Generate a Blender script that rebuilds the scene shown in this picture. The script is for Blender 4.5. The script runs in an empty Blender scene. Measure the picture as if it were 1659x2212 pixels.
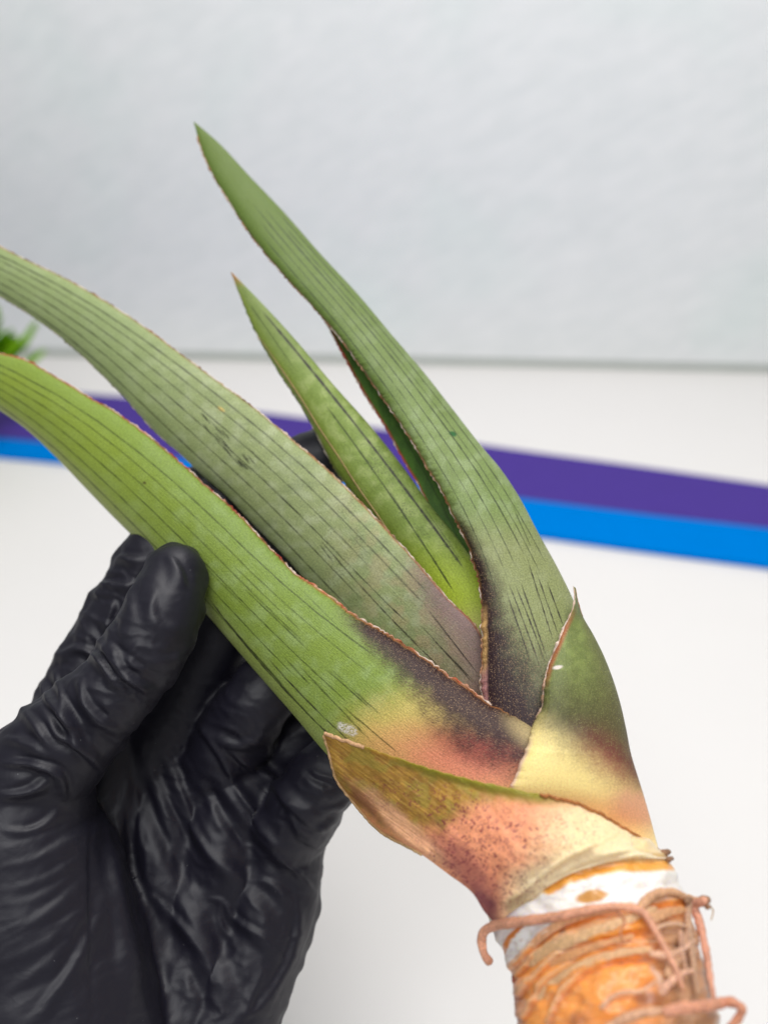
import bpy, math, random
import numpy as np
from mathutils import Vector, noise as mnoise

random.seed(7)
RNG = np.random.RandomState(7)
sc = bpy.context.scene
COL = sc.collection

# ------------------------------------------------------------------ camera
CAM_H = 0.36
PITCH = math.radians(30.0)
FV = 1778.3              # focal length in units of a 1659 x 2212 picture
CX, CY = 829.5, 1106.0
C0 = np.array([0.0, 0.0, CAM_H])
RT = np.array([1.0, 0.0, 0.0])
FW = np.array([0.0, math.cos(PITCH), -math.sin(PITCH)])
UP = np.array([0.0, math.sin(PITCH), math.cos(PITCH)])

cam_d = bpy.data.cameras.new('camera')
cam = bpy.data.objects.new('camera', cam_d)
COL.objects.link(cam)
cam.location = C0
cam.rotation_euler = (math.radians(90) - PITCH, 0, 0)
cam_d.sensor_fit = 'HORIZONTAL'
cam_d.sensor_width = 36.0
cam_d.lens = 36.0 * FV / 1659.0
cam_d.clip_start = 0.01
cam_d.clip_end = 50.0
cam_d.dof.use_dof = True
cam_d.dof.focus_distance = 0.204
cam_d.dof.aperture_fstop = 9.6
sc.camera = cam

# ------------------------------------------------------------------ light
w = bpy.data.worlds.new('World')
sc.world = w
w.use_nodes = True
bg = w.node_tree.nodes['Background']
bg.inputs[0].default_value = (0.97, 0.985, 1.0, 1)
bg.inputs[1].default_value = 0.24

def area(name, loc, target, sx, sy, power, color):
    l = bpy.data.lights.new(name, 'AREA')
    l.shape = 'RECTANGLE'; l.size = sx; l.size_y = sy
    l.energy = power; l.color = color
    o = bpy.data.objects.new(name, l)
    COL.objects.link(o)
    o.location = loc
    o.rotation_euler = (Vector(target) - Vector(loc)).to_track_quat('-Z', 'Y').to_euler()
    return o

area('ceiling_panel_light', (0.20, 0.34, 1.50), (0.0, 0.40, 0.0), 0.7, 0.45, 13.0, (1.0, 0.98, 0.96))
area('front_fill_light', (-0.12, -0.35, 1.10), (0.0, 0.85, 0.30), 0.6, 0.45, 6.0, (0.98, 0.99, 1.0))  # added fill from behind the camera, brightens the wall and plant front

sc.view_settings.view_transform = 'Standard'
sc.view_settings.look = 'None'
sc.view_settings.gamma = 1.0
sc.view_settings.use_curve_mapping = False
sc.view_settings.exposure = 0.0
sc.render.engine = 'CYCLES'
sc.cycles.max_bounces = 8

# ------------------------------------------------------------------ helpers
def P(x, y, d):
    x = np.asarray(x, float); y = np.asarray(y, float); d = np.asarray(d, float)
    x, y, d = np.broadcast_arrays(x, y, d)
    return (C0 + d[..., None] * FW + (d * (x - CX) / FV)[..., None] * RT
            - (d * (y - CY) / FV)[..., None] * UP)

def proj(p):
    q = p - C0
    d = q @ FW
    return CX + (q @ RT) / d * FV, CY - (q @ UP) / d * FV, d

def on_table(x, y, z=0.0):
    r = FW + (x - CX) / FV * RT - (y - CY) / FV * UP
    t = (z - CAM_H) / r[2]
    return C0 + t * r

def d0(x, y):
    """depth of the cutting's long axis: near at the stem, far at the leaf tips"""
    t = (1100 - np.asarray(x, float)) * 0.55 + (1600 - np.asarray(y, float)) * 0.835
    return 0.198 + np.where(t < 0, 6.6e-5, 4.5e-5) * t

def lin(c):
    c = np.asarray(c, float) / 255.0
    return np.where(c <= 0.04045, c / 12.92, ((c + 0.055) / 1.055) ** 2.4)

def ss(a, b, x):
    t = np.clip((np.asarray(x, float) - a) / (b - a), 0, 1)
    return t * t * (3 - 2 * t)

_ang = np.random.RandomState(3).rand(256, 256) * 2 * math.pi
_gx, _gy = np.cos(_ang), np.sin(_ang)
def vnoise(x, y):
    """smooth gradient noise, 0..1"""
    x = np.asarray(x, float); y = np.asarray(y, float)
    x, y = np.broadcast_arrays(x + 0.137, y + 0.291)
    xi = np.floor(x).astype(int); yi = np.floor(y).astype(int)
    fx = x - xi; fy = y - yi
    u = fx * fx * fx * (fx * (fx * 6 - 15) + 10); v = fy * fy * fy * (fy * (fy * 6 - 15) + 10)
    def g(a, b, dx, dy):
        a = (xi + a) & 255; b = (yi + b) & 255
        return _gx[a, b] * dx + _gy[a, b] * dy
    n = (g(0, 0, fx, fy) * (1 - u) + g(1, 0, fx - 1, fy) * u) * (1 - v) + (g(0, 1, fx, fy - 1) * (1 - u) + g(1, 1, fx - 1, fy - 1) * u) * v
    return np.clip(.5 + n * .85, 0, 1)

def fbm(x, y, o=4):
    s = 0; a = 0.5; t = 0
    for i in range(o):
        c_, s_ = math.cos(.6 + 1.1 * i), math.sin(.6 + 1.1 * i)
        s = s + a * vnoise((x * c_ - y * s_) * 2 ** i + 17.3 * i, (x * s_ + y * c_) * 2 ** i + 9.1 * i); t += a; a *= 0.5
    return s / t

def spline(pts, n):
    """smooth curve through pts, n samples evenly spaced along it"""
    p = np.array([tuple(q) + (0.0,) * (max(len(a) for a in pts) - len(q)) for q in pts], float)
    ch = np.r_[0, np.cumsum(np.linalg.norm(np.diff(p[:, :2], axis=0), axis=1))]
    m = np.gradient(p, ch, axis=0) if len(p) > 2 else np.repeat([(p[1] - p[0]) / ch[1]], 2, 0)
    def ev(t):
        k = np.clip(np.searchsorted(ch, t, 'right') - 1, 0, len(p) - 2)
        h = ch[k + 1] - ch[k]; s = ((t - ch[k]) / h)[:, None]; h = h[:, None]
        return ((2 * s**3 - 3 * s**2 + 1) * p[k] + (s**3 - 2 * s**2 + s) * h * m[k]
                + (-2 * s**3 + 3 * s**2) * p[k + 1] + (s**3 - s**2) * h * m[k + 1])
    tt = np.linspace(0, ch[-1], max(400, n * 2))
    q = ev(tt)
    al = np.r_[0, np.cumsum(np.linalg.norm(np.diff(q[:, :2], axis=0), axis=1))]
    u = np.interp(np.linspace(0, al[-1], n), al, tt)
    return ev(u)

def unit(v):
    return v / np.maximum(np.linalg.norm(v, axis=-1, keepdims=True), 1e-12)

def smooth1(a, k):
    ker = np.hanning(k + 2)[1:-1]; ker /= ker.sum()
    out = np.empty_like(a)
    for i in range(a.shape[1]):
        out[:, i] = np.convolve(np.pad(a[:, i], k // 2, mode='edge'), ker, 'valid')[:len(a)]
    return out

def mesh_np(name, verts, quads, mat, parent=None, smooth=True, attrs=None):
    me = bpy.data.meshes.new(name)
    verts = np.asarray(verts, np.float32)
    nv = len(verts)
    quads = np.asarray(quads, np.int32)
    nf, k = quads.shape
    me.vertices.add(nv); me.vertices.foreach_set('co', verts.ravel())
    me.loops.add(nf * k); me.loops.foreach_set('vertex_index', quads.ravel())
    me.polygons.add(nf)
    me.polygons.foreach_set('loop_start', np.arange(0, nf * k, k, dtype=np.int32))
    me.polygons.foreach_set('use_smooth', np.full(nf, smooth, bool))
    me.update(calc_edges=True)
    me.validate()
    for an, (typ, data) in (attrs or {}).items():
        a = me.attributes.new(an, typ, 'POINT')
        key = {'FLOAT_COLOR': 'color', 'FLOAT_VECTOR': 'vector', 'FLOAT': 'value'}[typ]
        a.data.foreach_set(key, np.ascontiguousarray(data, np.float32).ravel())
    o = bpy.data.objects.new(name, me)
    COL.objects.link(o)
    me.materials.append(mat)
    if parent is not None:
        o.parent = parent
        o.matrix_parent_inverse = parent.matrix_basis.inverted()
    return o

def empty(name, loc):
    o = bpy.data.objects.new(name, None)
    COL.objects.link(o)
    o.location = loc
    o.empty_display_size = 0.01
    return o

def grid_faces(n, m, off=0, wrap=False, flip=False):
    i = np.arange(n - 1)[:, None]; j = np.arange(m if wrap else m - 1)[None, :]
    j2 = (j + 1) % m
    a = i * m + j; b = i * m + j2; c = (i + 1) * m + j2; d = (i + 1) * m + j
    q = np.stack([a, b, c, d], -1).reshape(-1, 4) + off
    return q[:, ::-1] if flip else q

def rgba(c):
    return np.concatenate([c, np.ones(c.shape[:-1] + (1,))], -1)

def tube(name, pts3, rad, mat, parent, col, seg=10, seed=0, rough=0.12, flat=1.0):
    """round twig through pts3 with tapering radius, closed rounded ends, uneven skin"""
    p = np.asarray(pts3, float); n = len(p)
    r = np.broadcast_to(np.asarray(rad, float), (n,)).copy()
    T = unit(np.gradient(p, axis=0))
    toC = unit(C0 - p)
    S = unit(np.cross(T, toC)); N = unit(np.cross(S, T))
    s = np.r_[0, np.cumsum(np.linalg.norm(np.diff(p, axis=0), axis=1))]
    e = np.minimum(s, s[-1] - s)
    r *= np.sqrt(np.clip(1 - (1 - np.clip(e / np.maximum(r, 1e-6), 0, 1)) ** 2, 0.02, 1))
    a = np.linspace(0, 2 * math.pi, seg, endpoint=False)
    nz = fbm(s[:, None] * 900 + seed * 13.7, np.cos(a)[None] * 1.3 + 7 + np.sin(a)[None] * 0.9, 3) - 0.5
    R = r[:, None] * (1 + rough * 2 * nz)
    v = p[:, None] + R[..., None] * (np.cos(a)[None, :, None] * S[:, None] + flat * np.sin(a)[None, :, None] * N[:, None])
    q = grid_faces(n, seg, wrap=True)
    c = col(s[:, None] + 0 * nz, a[None] + 0 * nz, nz) if callable(col) else np.broadcast_to(lin(col), nz.shape + (3,)) * (1 + 0.7 * nz[..., None]) * (1 + .5 * (fbm(s * 260 + seed, s * 0 + seed, 3) - .5))[:, None, None]
    st = np.stack([s[:, None] * 1000 + 0 * nz, a[None] + 0 * nz, 0 * nz], -1)
    return mesh_np(name, v.reshape(-1, 3), q, mat, parent,
                   attrs={'pigment': ('FLOAT_COLOR', rgba(np.clip(c, 0, 1)).reshape(-1, 4)), 'st': ('FLOAT_VECTOR', st.reshape(-1, 3)),
                          'speck': ('FLOAT', np.zeros(nz.size))})

# ------------------------------------------------------------------ materials
def new_mat(name):
    m = bpy.data.materials.new(name)
    m.use_nodes = True
    nt = m.node_tree
    return m, nt, nt.nodes, nt.links, nt.nodes['Principled BSDF']

def mat_leaf(name, speck_col=(190, 185, 150), rough=0.45, bump=0.22, sss=0.05, stria=0.9, spec=0.34, sscale=1.35, mott=(0.40, 1.36)):
    m, nt, N, L, b = new_mat(name)
    at = N.new('ShaderNodeAttribute'); at.attribute_name = 'pigment'
    st = N.new('ShaderNodeAttribute'); st.attribute_name = 'st'
    sp = N.new('ShaderNodeAttribute'); sp.attribute_name = 'speck'
    # light flecks, longer than wide
    mp = N.new('ShaderNodeMapping'); mp.inputs['Scale'].default_value = (sscale * 0.75, sscale * 1.6, 1)
    L.new(st.outputs['Vector'], mp.inputs['Vector'])
    nz0 = N.new('ShaderNodeTexNoise'); nz0.inputs['Scale'].default_value = 1.2; nz0.inputs['Detail'].default_value = 2
    L.new(mp.outputs[0], nz0.inputs['Vector'])
    mixv = N.new('ShaderNodeMix'); mixv.data_type = 'VECTOR'; mixv.inputs['Factor'].default_value = 0.35
    L.new(mp.outputs[0], mixv.inputs[4]); L.new(nz0.outputs['Color'], mixv.inputs[5])
    vo = N.new('ShaderNodeTexVoronoi'); vo.inputs['Scale'].default_value = 2.6
    L.new(mixv.outputs[1], vo.inputs['Vector'])
    mr = N.new('ShaderNodeMapRange'); mr.inputs['From Min'].default_value = 0.40; mr.inputs['From Max'].default_value = 0.14
    L.new(vo.outputs['Distance'], mr.inputs['Value'])
    sepc = N.new('ShaderNodeSeparateColor'); L.new(vo.outputs['Color'], sepc.inputs[0])
    mr2 = N.new('ShaderNodeMapRange'); mr2.inputs['From Min'].default_value = 0.08; mr2.inputs['From Max'].default_value = 0.8
    L.new(sepc.outputs[0], mr2.inputs['Value'])
    mul = N.new('ShaderNodeMath'); mul.operation = 'MULTIPLY'
    L.new(mr.outputs[0], mul.inputs[0]); L.new(mr2.outputs[0], mul.inputs[1])
    mul2 = N.new('ShaderNodeMath'); mul2.operation = 'MULTIPLY'
    L.new(mul.outputs[0], mul2.inputs[0]); L.new(sp.outputs['Fac'], mul2.inputs[1])
    # waxy mottling
    n1 = N.new('ShaderNodeTexNoise'); n1.inputs['Scale'].default_value = 2.1; n1.inputs['Detail'].default_value = 6; n1.inputs['Roughness'].default_value = 0.75
    L.new(st.outputs['Vector'], n1.inputs['Vector'])
    r1 = N.new('ShaderNodeMapRange'); r1.inputs['From Min'].default_value = 0.25; r1.inputs['From Max'].default_value = 0.75
    r1.inputs['To Min'].default_value = mott[0]; r1.inputs['To Max'].default_value = mott[1]
    L.new(n1.outputs['Fac'], r1.inputs['Value'])
    vm = N.new('ShaderNodeVectorMath'); vm.operation = 'SCALE'
    L.new(at.outputs['Color'], vm.inputs[0]); L.new(r1.outputs[0], vm.inputs['Scale'])
    mx = N.new('ShaderNodeMix'); mx.data_type = 'RGBA'
    L.new(mul2.outputs[0], mx.inputs['Factor']); L.new(vm.outputs[0], mx.inputs[6])
    c = lin(speck_col); mx.inputs[7].default_value = (*c, 1)
    L.new(mx.outputs[2], b.inputs['Base Color'])
    # bump : pores + fine lengthwise striation
    n2 = N.new('ShaderNodeTexNoise'); n2.inputs['Scale'].default_value = 3.2; n2.inputs['Detail'].default_value = 4
    L.new(st.outputs['Vector'], n2.inputs['Vector'])
    mp3 = N.new('ShaderNodeMapping'); mp3.inputs['Scale'].default_value = (0.06, 2.2, 1)
    L.new(st.outputs['Vector'], mp3.inputs['Vector'])
    n3 = N.new('ShaderNodeTexNoise'); n3.inputs['Scale'].default_value = 1.0; n3.inputs['Detail'].default_value = 3
    L.new(mp3.outputs[0], n3.inputs['Vector'])
    ad = N.new('ShaderNodeMath'); ad.operation = 'MULTIPLY_ADD'; ad.inputs[1].default_value = stria
    L.new(n3.outputs['Fac'], ad.inputs[0]); L.new(n2.outputs['Fac'], ad.inputs[2])
    bp = N.new('ShaderNodeBump'); bp.inputs['Strength'].default_value = bump; bp.inputs['Distance'].default_value = 0.0012
    L.new(ad.outputs[0], bp.inputs['Height']); L.new(bp.outputs[0], b.inputs['Normal'])
    rr = N.new('ShaderNodeMapRange'); rr.inputs['To Min'].default_value = rough - 0.08; rr.inputs['To Max'].default_value = rough + 0.14
    L.new(n1.outputs['Fac'], rr.inputs['Value']); L.new(rr.outputs[0], b.inputs['Roughness'])
    b.inputs['Specular IOR Level'].default_value = spec
    if sss > 0:
        b.inputs['Subsurface Weight'].default_value = sss
        b.inputs['Subsurface Radius'].default_value = (0.9, 0.8, 0.25)
        b.inputs['Subsurface Scale'].default_value = 0.0025
    return m

M_LEAF = mat_leaf('leaf_skin')
M_LEAF_DARK = mat_leaf('leaf_skin_pale_flecked', speck_col=(172, 140, 106), sscale=1.6)
M_BRACT = mat_leaf('bract_skin', speck_col=(172, 172, 108), sscale=2.0, mott=(0.74, 1.28), sss=.15)
M_SHEATH = mat_leaf('sheath_skin', speck_col=(134, 58, 70), rough=0.5, bump=0.2, stria=1.2, sss=0.3, sscale=2.1, mott=(0.72, 1.26))
M_STEM = mat_leaf('stem_skin', speck_col=(210, 140, 90), rough=0.28, bump=0.05, stria=0.3, sss=0.5, spec=0.5, mott=(0.8, 1.2))
M_ROOT = mat_leaf('root_skin', rough=0.5, bump=0.2, stria=0.5, sss=0.3)
M_MARGIN = mat_leaf('leaf_margin_skin', rough=0.45, bump=0.2, stria=0.6, sss=0.15)

def mat_glove():
    m, nt, N, L, b = new_mat('black_nitrile')
    b.inputs['Base Color'].default_value = (0.0070, 0.0062, 0.0135, 1)
    b.inputs['Specular IOR Level'].default_value = 0.44
    tc = N.new('ShaderNodeTexCoord')
    n1 = N.new('ShaderNodeTexNoise'); n1.inputs['Scale'].default_value = 55; n1.inputs['Detail'].default_value = 3
    L.new(tc.outputs['Object'], n1.inputs['Vector'])
    rr = N.new('ShaderNodeMapRange'); rr.inputs['To Min'].default_value = 0.46; rr.inputs['To Max'].default_value = 0.58
    L.new(n1.outputs['Fac'], rr.inputs['Value']); L.new(rr.outputs[0], b.inputs['Roughness'])
    n2 = N.new('ShaderNodeTexNoise'); n2.inputs['Scale'].default_value = 2600; n2.inputs['Detail'].default_value = 2
    L.new(tc.outputs['Object'], n2.inputs['Vector'])
    n3 = N.new('ShaderNodeTexNoise'); n3.inputs['Scale'].default_value = 260; n3.inputs['Detail'].default_value = 4; n3.inputs['Distortion'].default_value = 0.6
    L.new(tc.outputs['Object'], n3.inputs['Vector'])
    ad = N.new('ShaderNodeMath'); ad.operation = 'MULTIPLY_ADD'; ad.inputs[1].default_value = 0.06
    L.new(n2.outputs['Fac'], ad.inputs[0]); L.new(n3.outputs['Fac'], ad.inputs[2])
    bp = N.new('ShaderNodeBump'); bp.inputs['Strength'].default_value = 0.12; bp.inputs['Distance'].default_value = 0.0012
    L.new(ad.outputs[0], bp.inputs['Height']); L.new(bp.outputs[0], b.inputs['Normal'])
    # a few specks of dust
    vo = N.new('ShaderNodeTexVoronoi'); vo.inputs['Scale'].default_value = 190
    L.new(tc.outputs['Object'], vo.inputs['Vector'])
    lt = N.new('ShaderNodeMath'); lt.operation = 'LESS_THAN'; lt.inputs[1].default_value = 0.022
    L.new(vo.outputs['Distance'], lt.inputs[0])
    mx = N.new('ShaderNodeMix'); mx.data_type = 'RGBA'
    mx.inputs[6].default_value = (0.0070, 0.0062, 0.0135, 1); mx.inputs[7].default_value = (0.16, 0.16, 0.17, 1)
    L.new(lt.outputs[0], mx.inputs['Factor']); L.new(mx.outputs[2], b.inputs['Base Color'])
    return m
M_GLOVE = mat_glove()

def mat_plain(name, srgb, rough=0.5, bump=0.0, scale=60, var=0.04, spec=0.4):
    m, nt, N, L, b = new_mat(name)
    tc = N.new('ShaderNodeTexCoord')
    n1 = N.new('ShaderNodeTexNoise'); n1.inputs['Scale'].default_value = scale; n1.inputs['Detail'].default_value = 5
    L.new(tc.outputs['Object'], n1.inputs['Vector'])
    c = lin(srgb)
    mx = N.new('ShaderNodeMix'); mx.data_type = 'RGBA'
    mx.inputs[6].default_value = (*np.clip(c * (1 - var), 0, 1), 1); mx.inputs[7].default_value = (*np.clip(c * (1 + var), 0, 1), 1)
    L.new(n1.outputs['Fac'], mx.inputs['Factor']); L.new(mx.outputs[2], b.inputs['Base Color'])
    b.inputs['Roughness'].default_value = rough
    b.inputs['Specular IOR Level'].default_value = spec
    if bump:
        bp = N.new('ShaderNodeBump'); bp.inputs['Strength'].default_value = bump; bp.inputs['Distance'].default_value = 0.002
        L.new(n1.outputs['Fac'], bp.inputs['Height']); L.new(bp.outputs[0], b.inputs['Normal'])
    return m

def mat_wall():
    m, nt, N, L, b = new_mat('pale_fibre_wall')
    tc = N.new('ShaderNodeTexCoord')
    mp0 = N.new('ShaderNodeMapping'); mp0.inputs['Rotation'].default_value = (0, math.radians(24), 0)
    L.new(tc.outputs['Object'], mp0.inputs['Vector'])
    mp = N.new('ShaderNodeMapping'); mp.inputs['Scale'].default_value = (26, 26, 70)
    L.new(mp0.outputs[0], mp.inputs['Vector'])
    n1 = N.new('ShaderNodeTexNoise'); n1.inputs['Scale'].default_value = 1.0; n1.inputs['Detail'].default_value = 6; n1.inputs['Roughness'].default_value = 0.65
    L.new(mp.outputs[0], n1.inputs['Vector'])
    n2 = N.new('ShaderNodeTexNoise'); n2.inputs['Scale'].default_value = 5.0; n2.inputs['Detail'].default_value = 3
    L.new(tc.outputs['Object'], n2.inputs['Vector'])
    r = N.new('ShaderNodeValToRGB')
    r.color_ramp.elements[0].position = 0.3; r.color_ramp.elements[0].color = (*lin((232, 236, 237)), 1)
    r.color_ramp.elements[1].position = 0.72; r.color_ramp.elements[1].color = (*lin((243, 245, 246)), 1)
    L.new(n1.outputs['Fac'], r.inputs[0])
    r2 = N.new('ShaderNodeValToRGB')
    r2.color_ramp.elements[0].position = 0.52; r2.color_ramp.elements[0].color = (1, 1, 1, 1)
    r2.color_ramp.elements[1].position = 0.75; r2.color_ramp.elements[1].color = (0.93, 0.985, 0.965, 1)
    L.new(n2.outputs['Fac'], r2.inputs[0])
    mx = N.new('ShaderNodeMix'); mx.data_type = 'RGBA'; mx.blend_type = 'MULTIPLY'; mx.inputs['Factor'].default_value = 1
    L.new(r.outputs[0], mx.inputs[6]); L.new(r2.outputs[0], mx.inputs[7]); L.new(mx.outputs[2], b.inputs['Base Color'])
    bp = N.new('ShaderNodeBump'); bp.inputs['Strength'].default_value = 0.18; bp.inputs['Distance'].default_value = 0.003
    L.new(n1.outputs['Fac'], bp.inputs['Height']); L.new(bp.outputs[0], b.inputs['Normal'])
    b.inputs['Roughness'].default_value = 0.8
    b.inputs['Specular IOR Level'].default_value = 0.2
    return m

# ------------------------------------------------------------------ setting
def box(name, corners_bottom, z0, z1, mat, parent=None):
    n = len(corners_bottom)
    v = [(c[0], c[1], z0) for c in corners_bottom] + [(c[0], c[1], z1) for c in corners_bottom]
    f = [list(range(n))[::-1], list(range(n, 2 * n))] + [[i, (i + 1) % n, n + (i + 1) % n, n + i] for i in range(n)]
    me = bpy.data.meshes.new(name); me.from_pydata(v, [], f); me.update()
    me.materials.append(mat)
    o = bpy.data.objects.new(name, me); COL.objects.link(o)
    if parent is not None:
        o.parent = parent
    return o

wA = on_table(0, 768)[:2]; wB = on_table(1659, 806)[:2]
wd = (wB - wA) / np.linalg.norm(wB - wA); wn = np.array([-wd[1], wd[0]])
a0 = wA - wd * 2.0; b0 = wB + wd * 2.0
table = box('tabletop', [(-2.2, -0.9), (2.2, -0.9), tuple(b0 + wn * 0.1), tuple(a0 + wn * 0.1)], -0.03, 0.0,
            mat_plain('white_laminate', (235, 232, 230), 0.45, 0.03, 14, 0.012))
table['kind'] = 'structure'
wall = box('wall', [tuple(a0), tuple(b0), tuple(b0 + wn * 0.04), tuple(a0 + wn * 0.04)], 0.011, 2.4, mat_wall())
wall['kind'] = 'structure'
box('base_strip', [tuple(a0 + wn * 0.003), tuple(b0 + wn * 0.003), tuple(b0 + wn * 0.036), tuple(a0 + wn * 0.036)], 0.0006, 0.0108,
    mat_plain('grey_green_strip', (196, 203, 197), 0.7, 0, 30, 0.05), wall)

def stripe(name, top, bot, mat, z):
    n = 60
    T = spline(top, n); B = spline(bot, n)
    vt = np.array([on_table(x, y, z) for x, y in T]); vb = np.array([on_table(x, y, z) for x, y in B])
    dn = np.array([0, 0, z - 0.0004])
    v = np.concatenate([vt, vb, vt - dn, vb - dn])
    q = []
    for i in range(n - 1):
        q += [(n + i, n + i + 1, i + 1, i), (i, i + 1, 2 * n + i + 1, 2 * n + i), (3 * n + i, 3 * n + i + 1, n + i + 1, n + i)]
    q += [(0, 2 * n, 3 * n, n), (n - 1, 2 * n - 1, 4 * n - 1, 3 * n - 1)]
    o = mesh_np(name, v, q, mat, None, smooth=False)
    o.parent = table
    return o

S_TOP = [(-900, 760), (-300, 812), (0, 836), (273, 857), (578, 892), (820, 925), (1070, 964), (1360, 1004), (1659, 1047), (2300, 1145)]
S_MID = [(-900, 860), (-300, 918), (0, 945), (150, 961), (500, 1003), (765, 1032), (1140, 1078), (1400, 1111), (1659, 1141), (2300, 1230)]
S_BOT = [(-900, 900), (-300, 956), (0, 983), (136, 996), (500, 1050), (765, 1092), (1165, 1154), (1400, 1187), (1659, 1221), (2300, 1318)]
stripe('purple_stripe', S_TOP, S_MID, mat_plain('purple_paint', (74, 52, 144), 0.6, 0.02, 40, 0.05, 0.12), 0.004)
stripe('blue_stripe', [(x, y + 0.5) for x, y in S_MID], S_BOT, mat_plain('blue_paint', (0, 124, 214), 0.7, 0.02, 40, 0.05, 0.0), 0.0045)

# ------------------------------------------------------------------ plant cutting
base_pt = P(1345, 2330, 0.150)
plant = empty('plant_cutting', base_pt)
plant['label'] = 'striped green leaf cutting with purple-flecked base and orange stem, gripped by the gloved hand'
plant['category'] = 'plant'
bpy.context.view_layer.update()

def blob(px, py, cx, cy, rx, ry, ang=0, soft=0.5, n=0.25, seed=0):
    a = math.radians(ang)
    dx = px - cx; dy = py - cy
    x = (dx * math.cos(a) + dy * math.sin(a)) / rx; y = (-dx * math.sin(a) + dy * math.cos(a)) / ry
    r = np.sqrt(x * x + y * y) + n * (fbm(px / 28 + seed * 5, py / 28 + seed * 3, 4) - 0.5) * 2
    return 1 - ss(1 - soft, 1 + soft, r)

def dith(px, py, m, k=.5, ang=50, sc=1.0):
    """break a soft zone border up into fine flecks that run along the blade"""
    a = math.radians(ang)
    x = (px * math.cos(a) + py * math.sin(a)) / (3.6 * sc); y = (-px * math.sin(a) + py * math.cos(a)) / (1.9 * sc)
    f = .6 * vnoise(x, y) + .4 * vnoise(x * 2.1 + 9, y * 2.1)
    w = 4 * m * (1 - m)
    return np.clip(m + (f - .5) * 1.15 * k * w, 0, 1)

def mixc(c, col, m):
    col = lin(col) if np.asarray(col).max() > 1.001 else np.asarray(col)
    return c * (1 - m[..., None]) + col * m[..., None]

def pdist(px, py, pts):
    """distance from each point to a polyline"""
    best = np.full(px.shape, 1e9)
    for (x0, y0), (x1, y1) in zip(pts[:-1], pts[1:]):
        dx, dy = x1 - x0, y1 - y0; l2 = dx * dx + dy * dy + 1e-9
        t = np.clip(((px - x0) * dx + (py - y0) * dy) / l2, 0, 1)
        best = np.minimum(best, np.hypot(px - x0 - t * dx, py - y0 - t * dy))
    return best

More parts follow.
